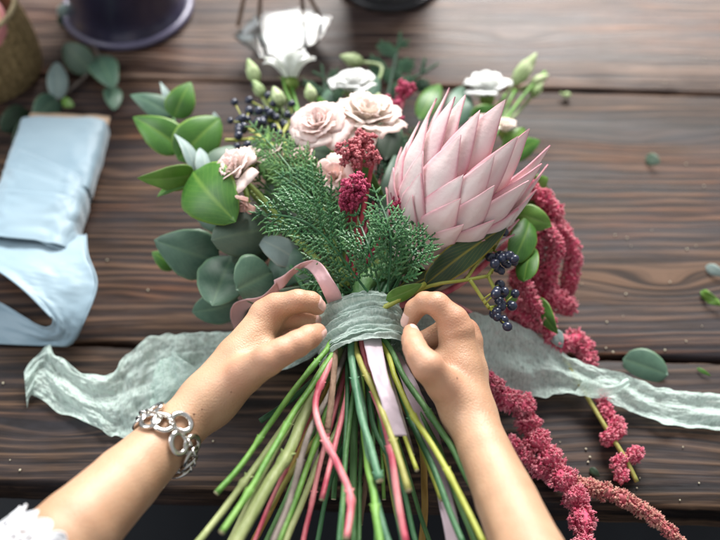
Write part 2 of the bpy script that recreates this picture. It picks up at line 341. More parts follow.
def strip(mb, A, B, nu, nv, amp=0.0, fq=1.0, fold=0.0, nf=3, edge=0.0, seed=0, mi=0, damp=0.0):
    """ribbon surface between edge curves A and B (world points), with crumple"""
    a = catmull(A, nu); b = catmull(B, nu)
    L_ = sum((a[i+1]-a[i]).length for i in range(nu)); W = sum((a[i]-b[i]).length for i in range(nu+1))/(nu+1)
    def fn(u, v):
        i = round(u*nu); p = a[i].lerp(b[i], v)
        i0 = max(i-1, 0); i1 = min(i+1, nu)
        T = (a[i1]-a[i0]+b[i1]-b[i0]); S = b[i]-a[i]; n_ = T.cross(S)
        n_ = n_.normalized() if n_.length > 1e-9 else Vector((0, 0, 1))
        if n_.z < 0: n_ = -n_
        d = amp*(noise.fractal(Vector((u*L_*fq*60, v*W*fq*140, seed)), .8, 2.1, 4)) + fold*math.sin(v*nf*6.283+3*ns(u*L_*18, seed))*(.4+abs(ns(u*L_*10, 7+seed)))
        p = p+n_*d
        if edge: p = p + (S.normalized() if S.length > 1e-6 else S)*edge*ns(u*L_*70, v*2, seed)*(abs(v-.5)*2)**3
        return (p, 0.0)
    mb.grid(fn, nu, nv, mi=mi, uvfn=lambda u, v: (u*L_, v*W))
def leaf_geo(mb, B, T, w, roll=0, cup=.25, bend=.12, blunt=.5, fold=0.15, wave=.0, mi=0, rim=.0, nview=None):
    """leaf blade from B to T, half-width w, seen with normal rolled 'roll' deg from the viewer"""
    B = Vector(B); T = Vector(T); ax = T-B; L_ = ax.length; ax.normalize()
    nv_ = (nview or (CAM-(B+T)/2)).normalized(); nrm = (nv_-ax*nv_.dot(ax)).normalized()
    nrm = Matrix.Rotation(R_(roll), 3, ax) @ nrm; sd = ax.cross(nrm); sdn = random.random()*50
    def fn(u, v):
        s = u*2-1
        prof = (math.sin(math.pi*min(1, v**(.62+.25*blunt)))**(.80-.34*max(0, min(1, blunt)-.35)))*(1-(1-blunt)*v*.35) if v < 1 else 0
        prof = max(prof, 0)
        x = s*w*prof*(1+.05*ns(v*7+sdn, s, sdn))
        h = -cup*w*abs(s)**2*prof + fold*w*abs(s)*prof*.9
        bz = bend*L_*math.sin(math.pi*v)
        wv_ = wave*w*math.sin(v*9+s*2+sdn)*abs(s)
        p = B+ax*(v*L_)+sd*x+nrm*(h+bz+wv_)
        e = 1.0 if abs(s) > .9 else (.55 if abs(s) < .06 else 0.0)
        return (p, e)
    mb.grid(fn, 16, 14, mi=mi, uvfn=lambda u, v: (abs(u-.5)*2.2, v*2.0))
def leaf(B, T, w, m, parent, roll=0, name='leaf', label=None, **k):
    mb = MB(); leaf_geo(mb, B, T, w, roll, **k)
    o = mb.build(name, M[m], parent, solid=.0005)
    if label: o['label'] = label
    return o

# ------------------------------------------------------------------ light
w = bpy.data.worlds.new('World'); sc.world = w; w.use_nodes = True
bg = w.node_tree.nodes['Background']; bg.inputs[0].default_value = (.95, .97, 1, 1); bg.inputs[1].default_value = .40
def area(name, loc, target, sx, sy, power, col):
    l = bpy.data.lights.new(name, 'AREA'); l.shape = 'RECTANGLE'; l.size = sx; l.size_y = sy; l.energy = power; l.color = col
    o = bpy.data.objects.new(name, l); COL.objects.link(o); o.location = loc
    o.rotation_euler = (Vector(target)-Vector(loc)).to_track_quat('-Z', 'Y').to_euler(); return o
area('window_light', (.55, 2.6, 2.1), (0, .05, .05), 2.0, 1.4, 270, (1, .98, .95))
area('side_fill_light', (-1.6, .1, 1.5), (0, 0, .05), 1.2, 1.2, 22, (.95, .98, 1))  # added soft fill from the left, no window is known there
sc.view_settings.view_transform = 'Standard'; sc.view_settings.look = 'None'; sc.view_settings.exposure = .22; sc.view_settings.gamma = 1
sc.render.resolution_x = 1024; sc.render.resolution_y = 768

# ------------------------------------------------------------------ table and floor
table = empty('wooden_table', P(360, 270, 0), 'rustic dark brown plank table under the bouquet and ribbons', 'table')
TO = table.location.copy()
def line(y0, slope):
    a = P(0, y0); b = P(720, y0+slope*720); d = (b-a); return a, d/d.x
lines = [line(-330, .02), line(74.4, .0279), line(340.8, .028), line(484, .039)]
def yat(l, x): return l[0].y+(x-l[0].x)*l[1].y
mb = MB()
def board(far, near, mi):
    gap = .0016
    def fn(u, v):   # v: around profile far-bottom, far-top ... near-top, near-bottom
        x = -.95+u*2.0; yf = yat(far, x)-gap; yn = yat(near, x)+gap
        e1 = .0012*ns(x*30, mi*5, 1)+.0008*ns(x*110, mi); e2 = .0012*ns(x*30, mi*5, 9)+.0008*ns(x*110, mi+4)
        k = round(v*20)
        if k == 0: y, z = yf+e1, -.035
        elif k == 1: y, z = yf+e1, -.004
        elif k == 2: y, z = yf+e1-.0012, -.0010
        elif k == 20: y, z = yn+e2, -.035
        elif k == 19: y, z = yn+e2, -.0045
        elif k == 18: y, z = yn+e2+.0012, -.0010
        else:
            t = (k-3)/14; y = (yf-.004)*(1-t)+(yn+.004)*t; z = .0006*ns(x*6, y*40, mi)-.0001
        return (Vector((x, y, z))-TO, 0)
    mb.grid(fn, 400, 20, mi=mi)
    for x in (-.95, 1.05): pass
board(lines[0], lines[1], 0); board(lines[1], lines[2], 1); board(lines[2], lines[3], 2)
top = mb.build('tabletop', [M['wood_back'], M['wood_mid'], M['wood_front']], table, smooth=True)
mb = MB()
def box(mb, x0, x1, y0, y1, z0, z1, rot=None, mi=0, org=Vector((0,0,0))):
    c = [Vector((x, y, z)) for x in (x0, x1) for y in (y0, y1) for z in (z0, z1)]
    if rot: c = [rot @ q for q in c]
    i = [mb.vert(q-org) for q in c]
    for f in ((0,1,3,2),(4,6,7,5),(0,4,5,1),(2,3,7,6),(0,2,6,4),(1,5,7,3)): mb.face([i[k] for k in f], mi)
yr = yat(lines[3], 0)
box(mb, -.9, 1.0, yr+.035, yr+.055, -.11, -.036, Matrix.Rotation(math.atan(lines[3][1].y), 3, 'Z'), org=TO)
mb.build('apron', M['wood_front'], table, smooth=False)
for x in (-.85, .93):
    for y in (yr+.09, yr+.75):
        mb = MB(); box(mb, x, x+.06, y, y+.06, -.75, -.0365, org=TO); mb.build('leg', M['wood_front'], table, smooth=False)
mb = MB(); mb.grid(lambda u, v: (Vector((-4+8*u, -3+7*v, -.75)), 0), 2, 2); fl = mb.build('floor', M['floor']); fl['kind'] = 'structure'

# ------------------------------------------------------------------ arms (signed distance field -> surface nets)
def smin(a, b, k):
    h = np.clip(.5+.5*(b-a)/k, 0, 1); return b*(1-h)+a*h-k*h*(1-h)
def cone(X, a, b, ra, rb):
    a = np.array(a, dtype=np.float32); b = np.array(b, dtype=np.float32); ba = b-a; L2 = float(ba@ba)
    t = np.clip(((X-a)@ba)/L2, 0, 1); d = np.linalg.norm(X-a-t[..., None]*ba, axis=-1); return d-(ra+(rb-ra)*t)
def chain(X, pts, k=.004):
    d = None
    for (p, r), (q, s) in zip(pts[:-1], pts[1:]):
        c = cone(X, p, q, r, s); d = c if d is None else smin(d, c, k)
    return d
def surfnet(f, lo, hi, h):
    lo = np.array(lo); n = np.ceil((np.array(hi)-lo)/h).astype(int)+1
    ax = [lo[i]+h*np.arange(n[i]) for i in range(3)]
    F = np.empty(n, dtype=np.float32)
    Y, Z = np.meshgrid(ax[1], ax[2], indexing='ij')
    q = 5; cx = [lo[i]+h*(np.arange(0, n[i]+q, q)+q/2-.5) for i in range(3)]
    Xc = np.stack(np.meshgrid(*cx, indexing='ij'), -1).astype(np.float32); Fc = f(Xc)
    up = Fc
    for d in range(3): up = np.repeat(up, q, axis=d)
    F[:] = up[:n[0], :n[1], :n[2]]
    msk = np.argwhere(np.abs(F) < q*h*1.35)
    for i in range(0, len(msk), 400000):
        mm = msk[i:i+400000]; X = (lo+mm*h).astype(np.float32); F[mm[:, 0], mm[:, 1], mm[:, 2]] = f(X)
    S = F < 0
    cnt = np.zeros(n-1, dtype=np.float32); acc = np.zeros(tuple(n-1)+(3,), dtype=np.float32)
    offs = [(i, j, k) for i in (0, 1) for j in (0, 1) for k in (0, 1)]
    sl = lambda o: tuple(slice(o[d], n[d]-1+o[d]) for d in range(3))
    for o in offs:
        for d in range(3):
            if o[d] == 0:
                q = list(o); q[d] = 1; q = tuple(q); a = F[sl(o)]; b = F[sl(q)]
                c = (a < 0) != (b < 0); t = np.where(c, a/np.where(c, a-b, 1), 0)
                cnt += c
                for e in range(3): acc[..., e] += c*(o[e]+(t if e == d else 0))
    act = cnt > 0; idx = -np.ones(tuple(n-1), dtype=np.int64); idx[act] = np.arange(act.sum())
    cell = np.argwhere(act); V_ = (cell+acc[act]/cnt[act][:, None])*h+lo
    faces = []
    for d in range(3):
        e1, e2 = (d+1) % 3, (d+2) % 3
        a = S[tuple(slice(0, n[i]-1) if i == d else slice(1, n[i]-1) for i in range(3))]
        b = S[tuple(slice(1, n[i]) if i == d else slice(1, n[i]-1) for i in range(3))]
        for flag, inv in ((a & ~b, False), (~a & b, True)):
            c = np.argwhere(flag)
            if not len(c): continue
            g = c.copy(); g[:, e1] += 1; g[:, e2] += 1
            def at(x, y):
                q = g.copy(); q[:, e1] -= x; q[:, e2] -= y; return idx[q[:, 0], q[:, 1], q[:, 2]]
            quad = np.stack([at(1, 1), at(0, 1), at(0, 0), at(1, 0)], 1)
            if inv: quad = quad[:, ::-1]
            faces.append(quad)
    return V_, np.concatenate(faces)
cm = .01
def J(px, py, z, r): return (tuple(P(px, py, z)), r*cm)
LH = dict(
 arm=[J(-170, 740, .17, 2.927), J(36, 566, .142, 2.532), J(76, 528, .135, 2.310), J(125, 479, .122, 1.978), J(167, 438, .112, 1.646), J(206, 399, .110, 1.472)],
 arm2=[J(40, 572, .125, 1.978), J(88, 530, .120, 1.820), J(132, 486, .108, 1.503), J(170, 444, .102, 1.305), J(208, 404, .100, 1.241)],
 palm=[[J(206, 399, .110, 1.65), J(238, 358, .112, 1.45), J(268, 316, .118, 1.08)],
       [J(212, 402, .106, 1.5), J(240, 365, .100, 1.4), J(265, 327, .102, 1.05)],
       [J(210, 400, .102, 1.4), J(236, 372, .090, 1.3), J(258, 338, .087, 1.0)],
       [J(212, 402, .106, 1.4), J(245, 372, .112, 1.3), J(266, 352, .114, .95)]],
 fingers=[[J(266.0, 315, .120, 1.220), J(275.9, 307, .124, 1.030), J(298.1, 301, .130, 0.846), J(310.8, 302, .126, 0.773), J(317.6, 307, .121, 0.662)],
          [J(262.0, 325, .104, 1.200), J(272.6, 319, .107, 0.994), J(295.5, 317, .110, 0.810), J(309.1, 319, .106, 0.736), J(316.8, 322, .102, 0.626)],
          [J(256.0, 336, .088, 1.012), J(266.0, 332, .090, 0.938), J(292.1, 331, .090, 0.773), J(305.7, 334, .086, 0.718), J(314.2, 337, .084, 0.607)],
          [J(252.0, 346, .076, 0.920), J(260.0, 344, .076, 0.846), J(283.6, 344, .073, 0.699), J(298.1, 347, .070, 0.626)]],
 thumb=[J(222.0, 393, .114, 1.500), J(244.0, 375, .126, 1.300), J(268.0, 360, .142, 1.086), J(281.9, 352, .144, 0.975), J(297.2, 344, .143, 0.920), J(309.1, 337, .139, 0.846), J(317.6, 332, .134, 0.681)])
RH = dict(
 arm=[J(640, 800, .20, 3.3), J(572, 650, .158, 2.5), J(530, 555, .136, 2.02), J(506, 500, .124, 1.80), J(484, 450, .116, 1.58), J(470, 416, .112, 1.55)],
 arm2=[J(600, 720, .17, 2.4), J(538, 568, .122, 1.75), J(508, 495, .110, 1.5), J(486, 448, .102, 1.35), J(470, 410, .098, 1.4)],
 palm=[[J(468, 412, .110, 1.55), J(461, 370, .116, 1.38), J(455, 329, .124, 1.08)],
       [J(468, 412, .105, 1.5), J(467, 372, .103, 1.35), J(465, 341, .108, 1.05)],
       [J(466, 408, .100, 1.4), J(467, 378, .091, 1.25), J(467, 352, .089, 1.0)],
       [J(462, 405, .106, 1.45), J(446, 382, .112, 1.35), J(438, 366, .116, 1.0)]],
 fingers=[[J(457.0, 330, .127, 1.220), J(453.3, 320, .131, 1.049), J(436.7, 304, .137, 0.865), J(424.6, 302, .133, 0.773), J(415.0, 309, .126, 0.736), J(408.9, 322, .118, 0.644)],
          [J(466.0, 340, .110, 1.200), J(465.0, 332, .112, 1.012), J(449.8, 325, .108, 0.846), J(433.2, 336, .098, 0.736), J(416.7, 341, .094, 0.644)],
          [J(468.0, 352, .090, 1.012), J(466.0, 346, .090, 0.938), J(447.2, 344, .086, 0.791), J(428.0, 350, .080, 0.699), J(414.1, 351, .078, 0.607)],
          [J(466.0, 364, .075, 0.920), J(462.0, 360, .073, 0.846), J(443.7, 360, .068, 0.699), J(428.0, 362, .066, 0.607)]],
 thumb=[J(460.0, 402, .116, 1.500), J(442.8, 384, .130, 1.170), J(427.2, 366, .146, 1.080), J(419.3, 357, .147, 0.877), J(415.0, 348, .144, 0.812), J(412.4, 340, .139, 0.761), J(410.6, 332, .133, 0.613)])
def handsdf(H):
    def f(X):
        arm = smin(chain(X, H['arm'], .002), chain(X, H['arm2'], .002), .009)
        palm = None
        for c in H['palm']:
            d = chain(X, c, .003); palm = d if palm is None else smin(palm, d, .006)
        body = smin(arm, palm, .008)
        d = None
        for fg in H['fingers']:
            e = smin(body, chain(X, fg, .0025)+.0007, .0045); d = e if d is None else smin(d, e, .0012)
        e = smin(body, chain(X, H['thumb'], .003)+.0007, .008); d = smin(d, e, .0015)
        for fg, js in [(g, (2, 3) if len(g) < 6 else (2, 4)) for g in H['fingers']]+[(H['thumb'], (4,))]:
            for j in js:
                if j+1 >= len(fg): continue
                p = np.array(fg[j][0], dtype=np.float32); a = np.array(fg[j+1][0])-np.array(fg[j-1][0]); a = (a/np.linalg.norm(a)).astype(np.float32)
                r = fg[j][1]; V = X-p; sd = V@a; gg = np.exp(-((V*V).sum(-1))/(1.5*r)**2)
                for o_, am_ in ((-.0022, .55), (0.0002, .8), (.0024, .5)):
                    d = d+gg*am_*.0008*np.exp(-((sd-o_)/.0008)**2)
                d = d-gg*.0006*np.exp(-(sd/.006)**2)
        for c in H['palm'][:3]:    # tendons and knuckle heads on the back of the hand
            p = np.array(c[-1][0], dtype=np.float32); V = X-p
            d = d-.0012*np.exp(-((V*V).sum(-1))/.011**2)
        return d
    return f
def arm_mesh(H):
    pts = [np.array(p) for key in ('arm', 'arm2', 'thumb') for p, r in H[key]]+[np.array(p) for g in ('fingers', 'palm') for c in H[g] for p, r in c]
    f = handsdf(H); wr = np.array(H['arm'][-3][0]); hp = np.array(pts)
    near = hp[np.linalg.norm(hp-wr, axis=1) < .16]
    lo = hp.min(0)-.05; hi = hp.max(0)+.05
    return surfnet(f, lo, hi, .0014)
allv = []; allf = []; redv = []
for H in (LH, RH):
    V_, F_ = arm_mesh(H); off = sum(len(v) for v in allv)
    # skin is redder at knuckles and finger tips
    red = np.zeros(len(V_))
    for c in H['fingers']+[H['thumb']]:
        for j, (p, r) in enumerate(c[1:]):
            g = np.exp(-(np.linalg.norm(V_-np.array(p), axis=1)/(r*1.25))**2)*(.62 if j == len(c)-2 else .42); red = np.maximum(red, g)
    allv.append(V_); allf.append(F_+off); redv.append(red)
V_ = np.concatenate(allv); F_ = np.concatenate(allf); red = np.concatenate(redv)
me = bpy.data.meshes.new('person'); me.from_pydata(V_.tolist(), [], F_.tolist()); me.materials.append(M['skin'])
me.polygons.foreach_set('use_smooth', [True]*len(F_))
at = me.attributes.new('red', 'FLOAT', 'POINT'); at.data.foreach_set('value', red.astype(np.float32)); me.update()
person = bpy.data.objects.new('person', me); COL.objects.link(person)
md = person.modifiers.new('smooth', 'SMOOTH'); md.iterations = 3; md.factor = .5
tag(person, 'person reaching in with two bare forearms, fingers pinching the gauze round the stems', 'person')

def surf(f, px, py):
    d = (P(px, py, 0)-CAM).normalized(); t = np.linspace(.4, .8, 1200); X = (np.array(CAM)[None]+t[:, None]*np.array(d)[None]).astype(np.float32)
    return CAM+d*float(t[np.argmax(f(X) < 0)])
M['mole'] = mat('mole', (.16,.075,.04), (.22,.11,.06), 400, .6)
for px, py, r, H in ((194,414,.0007,LH),(202,409,.0005,LH),(457,378,.0006,RH),(231,392,.0004,LH)):
    p = surf(handsdf(H), px, py); mb = MB(); mb.ball(p, r, 8, 6); mb.build('mole', M['mole'], person)
M['nail'] = mat('nail', (.70,.42,.36), (.78,.52,.45), 60, .22, attr='edge', c3=(.74,.54,.46), sss=.15)
def nail(H, a, b, hint, wl=.0052, ln=.0095):
    f = handsdf(H); A_, B_ = Vector(a[0]), Vector(b[0]); ax = (B_-A_).normalized(); hn = (hint-ax*hint.dot(ax)).normalized(); sd = ax.cross(hn)
    nu, nv = 12, 14; mb = MB(); base = B_+ax*(b[1]*.62)
    O = []; Dn = []
    for j in range(nv+1):
        for i in range(nu+1):
            v = j/nv; u = i/nu*2-1; a_ = u*R_(50)*(1-.18*(1-v)**3)*(1 if v < .8 else math.sqrt(max(0, 1-((v-.8)/.2)**2*.6)))
            d = hn*math.cos(a_)+sd*math.sin(a_); O.append(base-ax*ln*(1-v)); Dn.append(d)
    t = np.linspace(.001, .02, 300); X = (np.array(O)[:, None]+t[None, :, None]*np.array(Dn)[:, None, :]).astype(np.float32)
    v_ = f(X) > 0; tt = t[np.argmax(v_, axis=1)]
    for q, (o_, d, r) in enumerate(zip(O, Dn, tt)):
        j, i = divmod(q, nu+1); ed = abs(i/nu*2-1); mb.vert(o_+d*(float(r)+.0004*(1-ed**4)*min(1, j/2)-.0001), 1.0 if j >= nv-1 else 0)
    for j in range(nv):
        for i in range(nu): k = j*(nu+1)+i; mb.face((k, k+1, k+nu+2, k+nu+1))
    mb.build('nail', M['nail'], person)
TOC = -FW
nail(LH, LH['thumb'][-2], LH['thumb'][-1], TOC-UP*.5-RT*.2)
nail(RH, RH['thumb'][-2], RH['thumb'][-1], TOC+RT*.35-UP*.1)
nail(LH, LH['fingers'][0][-2], LH['fingers'][0][-1], TOC+UP*.9)
nail(RH, RH['fingers'][0][-2], RH['fingers'][0][-1], TOC*.6-RT*1+UP*.2)
nail(LH, LH['fingers'][1][-2], LH['fingers'][1][-1], TOC+UP*.7, .0048, .009)
# lace sleeve at the left forearm
def arm_frame(H, t):
    pts = [Vector(p) for p, r in H['arm']]; rr = [r for p, r in H['arm']]
    i = min(int(t), len(pts)-2); u = t-i; return pts[i].lerp(pts[i+1], u), (pts[i+1]-pts[i]).normalized(), rr[i]*(1-u)+rr[i+1]*u
fL = handsdf(LH)
def skin_rs(C, Dn):
    t = np.linspace(.006, .07, 220); X = (np.array(C)[None, None]+t[None, :, None]*np.array(Dn)[:, None, :]).astype(np.float32)
    v = fL(X) > 0; return t[np.argmax(v, axis=1)]
def lace(H, t0, t1, name, flare=.004):
    mb = MB()
    c0, d0, r0 = arm_frame(H, t1); c1, d1, r1 = arm_frame(H, t0)
    ax = (c1-c0).normalized(); L_ = (c1-c0).length; u_ = (UP-ax*UP.dot(ax)).normalized(); s_ = ax.cross(u_)
    tab = {}
    def sr(u, v):
        k = round(v*12)
        if k not in tab: tab[k] = skin_rs(c0+(c1-c0)*(k/12), [tuple(u_*math.cos(x/52*2*math.pi)+s_*math.sin(x/52*2*math.pi)) for x in range(53)])
        x = u*52; i = int(x); return tab[k][i]*(1-x+i)+tab[k][min(i+1, 52)]*(x-i)
    def fn(u, v):
        a = u*2*math.pi; sc_ = abs(math.sin(a*8))**.7
        k0 = int(v*12)/12; fr = v*12-int(v*12)
        rad = sr(u, k0)*(1-fr)+sr(u, min(1, k0+1/12))*fr+.0025+flare*(1-v)**2+.0012*math.sin(a*13+v*3)+.006*abs(math.cos(a-.4))*0
        e = 1 if v < .035 or abs(v-.33) < .02 else 0
        ce = c0+(c1-c0)*v
        return (ce-ax*((.0075*sc_)*(1-v)**8)+u_*math.cos(a)*rad+s_*math.sin(a)*rad*1.02, e)
    mb.grid(fn, 260, 60, closed_u=True, uvfn=lambda u, v: (u*.28, v*L_))
    o = mb.build(name, M['lace'], person, solid=.0007)
    # scallop cord
    mb2 = MB(); ring = [Vector(mb.v[i]) for i in range(260)]
    mb2.tube(ring+[ring[0]], .0009, 6, cap=False); mb2.build('lace_trim', M['lace_cord'], o)
    return o
sl = lace(LH, 0.05, 1.22, 'lace_sleeve', .002); 

# ------------------------------------------------------------------ silver bracelet
wc, wd, wr = arm_frame(LH, 3.98)
br = empty('bracelet', wc, 'silver chain bracelet of round polished links on the left wrist', 'bracelet')
def link(mb, c, n, t, R1, R2, r, org):
    b_ = n.cross(t)
    def fn(u, v):
        a = u*2*math.pi; b = v*2*math.pi; rad = Vector((0,0,0))+t*math.cos(a)*R1+b_*math.sin(a)*R2; o_ = (t*math.cos(a)*R2+b_*math.sin(a)*R1).normalized()
        return (c-org+rad+o_*math.cos(b)*r+n*math.sin(b)*r*.75, 0)
    base = len(mb.v); nu, nv = 28, 12
    for i in range(nu):
        for j in range(nv): mb.vert(fn(i/nu, j/nv)[0])
    for i in range(nu):
        for j in range(nv):
            mb.face((base+i*nv+j, base+((i+1) % nu)*nv+j, base+((i+1) % nu)*nv+(j+1) % nv, base+i*nv+(j+1) % nv))
fL = handsdf(LH)
axb = wd; ub = (Vector((0,0,1))-axb*axb.z).normalized(); sb = axb.cross(ub)
def skin_r(center, d):
    t = np.linspace(.01, .06, 200)[:, None]; X = np.array(center)[None]+t*np.array(d)[None]; v = fL(X.astype(np.float32)); i = np.argmax(v > 0); return float(t[i, 0])
NL = 15
for k in range(NL):
    a0 = 2*math.pi*k/NL; z_ = .003*math.sin(k*2.1)
    cc = wc+axb*(z_+.0026*(1 if k % 2 else -1)); d = ub*math.cos(a0)+sb*math.sin(a0); rr = skin_r(cc, d); c = cc+d*(rr+.0022)
    tn = (-ub*math.sin(a0)+sb*math.cos(a0)); tilt = .35*(1 if k % 2 else -1)
    mb = MB(); link(mb, c, (d+tn*.10).normalized(), (tn+axb*tilt).normalized(), .0066, .0058, .0019, wc); mb.build('link', M['silver'], br)
    a1 = a0+math.pi/NL; d = ub*math.cos(a1)+sb*math.sin(a1); rr = skin_r(wc, d); c = wc+axb*.000+d*(rr+.0040); tn = (-ub*math.sin(a1)+sb*math.cos(a1))
    mb = MB(); link(mb, c, (axb+.2*d).normalized(), tn, .0030, .0024, .0011, wc); mb.build('connector', M['silver'], br)

# ------------------------------------------------------------------ bouquet
CB = P(361, 338, .090)
bq = empty('bouquet', CB, 'large loose bouquet with pink protea, cedar and blush flowers, bound in mint gauze', 'bouquet')
bq_inv = CB
def part(mb, name, mats, label=None, parent=None, **k):
    o = mb.build(name, mats, None, **k)
    for v in o.data.vertices: v.co -= CB
    o.parent = parent or bq
    if label: o['label'] = label
    return o
def grp(name, label=None):
    return empty(name, (0,0,0), parent=bq)
AX = (P(354, 305, .09)-P(366, 352, .09)).normalized(); SB = AX.cross(Vector((0,0,1))).normalized(); UB = SB.cross(AX)

def resample(pts, step=.004):
    L_ = sum((Vector(pts[i+1])-Vector(pts[i])).length for i in range(len(pts)-1)); return catmull(pts, max(6, int(L_/step)))
def stem(pts, r, m, nodes=(), z0=.1, z1=.12, label=None, name='flower_stem', wob=.0006, rend=None):
    n = len(pts); world = []; r *= .78; rend = rend and rend*.8; z0 = min(z0, .106); r *= .84 if rend is None else .95
    for i, (x, y) in enumerate(pts):
        t = i/(n-1); world.append(P(x, y, z0+(z1-z0)*t))
    inner = CB+(world[0]-CB)*.55; inner = inner+AX*.03*1; inner.z = CB.z+(world[0].z-CB.z)*.8; inner = inner-AX*.02
    c = resample([inner]+world); m_ = len(c); sd = random.random()*99
    rad = []
    for k, p in enumerate(c):
        t = k/(m_-1); rr = r*(1-.12*t+.06*ns(k*.3, sd)) if rend is None else r*(1-t)+rend*t
        for q in nodes:
            rr *= 1+.42*math.exp(-((t-q)/.014)**2)
        rad.append(rr); c[k] = p+Vector((ns(k*.12, sd), ns(k*.12, sd+5), ns(k*.12, sd+9)))*wob*2
    mb = MB(); mb.tube(c, rad, 14, capmi=1, jit=.12)
    for q in nodes:   # leaf scars / snapped shoots at the nodes
        k = int(q*(m_-1)); t_ = (c[min(k+1, m_-1)]-c[k-1]).normalized()
        for s in (-1, 1):
            d = (t_.cross(Vector((0, .3, 1))).normalized()*s+t_*-.9+Vector((0,0,.4))).normalized()
            b0 = c[k]; mb.tube([b0+d*r*.4, b0+d*r*1.3, b0+d*r*1.9], [r*.42, r*.32, r*.08], 8, capmi=1)
    o = part(mb, name, [M[m], M['cut']], label)
    return o
stem([(331,343),(322,356),(280,410),(246,458),(216,493)], .0030, 'st_bright', (.45,.72), .112, .128)
stem([(337,347),(318,377),(292,416),(270,455),(247,495),(222,532)], .0031, 'st_bright', (.55,.83), .114, .150, 'bright green stem with swollen joints, long')
stem([(334,350),(310,388),(262,458),(228,503),(192,548)], .0036, 'st_pale', (.7,), .098, .125)
stem([(340,352),(308,408),(287,455),(262,497),(232,548)], .0050, 'st_pale', (.62,), .094, .135, 'thick pale green stem', rend=.0046)
stem([(345,352),(330,392),(311,430),(292,492),(271,546)], .0031, 'st_grey', (.72,), .098, .140, 'grey brown woody stem', 'woody_stem')
stem([(349,352),(340,420),(318,462),(300,508),(284,548)], .0034, 'st_pale', (.5,), .080, .100)
stem([(346,352),(330,400),(317,440),(312,500)], .0035, 'st_grey', (), .084, .090, 'short grey woody stem', 'woody_stem')
stem([(336,347),(334,362),(331,400),(328,432)], .0037, 'st_brown', (), .108, .118, 'short brown woody stem', 'woody_stem')
stem([(334,350),(326,372),(316,404),(322,437),(337,466),(350,500),(347,538)], .0036, 'st_pink', (.35,.62,.86), .118, .142, 'curved pink stem')
stem([(348,352),(347,395),(344,470),(339,548)], .0026, 'st_dark', (), .092, .11)
stem([(352,352),(354,380),(354,430),(353,475),(356,548)], .0042, 'st_mid', (.5,), .078, .085)
stem([(351,346),(353,366),(359,406),(370,447),(380,481)], .0040, 'st_teal', (.5,.97), .120, .132, 'blue green stem with pale joints')
stem([(362,400),(367,460),(374,500),(380,548)], .0036, 'st_bright', (.8,), .105, .145)
stem([(354,352),(362,400),(366,445),(374,495),(392,552)], .0036, 'st_teal', (.75,), .104, .13)
stem([(362,346),(372,385),(387,430),(394,472),(407,545)], .0036, 'st_pink', (.45,.7), .114, .136, 'straight rose pink stem')
stem([(355,347),(362,366),(377,397),(391,433),(409,489)], .0033, 'st_olive', (.5,.85), .124, .150, 'olive tan stem with cut end')
stem([(372,352),(384,430),(396,505),(405,550)], .0026, 'st_teal', (), .1, .136)
stem([(361,352),(372,430),(366,480),(361,525)], .0029, 'st_brown', (), .074, .07, None, 'woody_stem')
stem([(386,350),(394,375),(415,417),(437,454),(460,495),(484,545)], .0029, 'st_yellow', (.5,.75), .112, .150, 'yellow green stem')
stem([(391,349),(404,378),(440,427),(456,455),(474,490)], .0034, 'st_mid', (.55,), .106, .116)
stem([(381,350),(396,395),(413,456)], .0030, 'st_grey', (), .098, .104, None, 'woody_stem')
stem([(384,352),(405,405),(420,440),(442,490),(463,545)], .0034, 'st_dark', (.5,), .092, .12)
stem([(388,352),(412,400),(440,452),(462,510),(478,548)], .0034, 'st_mid', (.6,), .084, .105)
stem([(343,352),(322,400),(285,480),(250,548)], .0040, 'st_rust', (), .072, .06)
stem([(376,354),(400,400),(420,440),(424,500),(422,548)], .0042, 'st_rust', (), .066, .04, None, 'woody_stem')
stem([(338,352),(318,374),(288,402),(260,421)], .0036, 'st_dark', (), .080, .06)
stem([(342,352),(338,400),(300,460),(268,510)], .0030, 'st_olive', (.6,), .086, .09)
stem([(366,354),(372,420),(400,480),(418,548)], .0028, 'st_dark', (), .088, .095)
stem([(356,354),(352,420),(330,480),(316,548)], .0028, 'st_dark', (), .066, .07)

rs = random.Random(77)
for k in range(18):
    xe = 222+k*15+rs.uniform(-6, 6); x0 = 361+(xe-350)*.20; zz = rs.uniform(.055, .098); ln = rs.choice([548, 548, 548, 500, 470])
    xm = x0+(xe-x0)*.5+rs.uniform(-5, 5); tt = (ln-352)/196
    stem([(x0, 350), (x0+(xm-x0)*tt, 350+98*tt), (x0+(xe-x0)*tt, ln)], rs.uniform(.0022, .0032), rs.choice(['st_mid', 'st_bright', 'st_bright', 'st_olive', 'st_pale', 'st_brown', 'st_yellow', 'st_mid', 'st_pink']), (rs.uniform(.4, .85),), zz, zz+rs.uniform(-.01, .035))
# neck of stems between the wrap and the flower heads
def neck(tx, ty, tz, r, m, name='flower_stem'):
    T = P(tx, ty, tz); a = CB+AX*.012+(T-CB).cross(AX).cross(AX).normalized()*-.012
    mb = MB(); c = catmull([a, a+AX*.03, a.lerp(T, .6), T], 20); mb.tube(c, r, 8); return part(mb, name, [M[m], M['cut']])

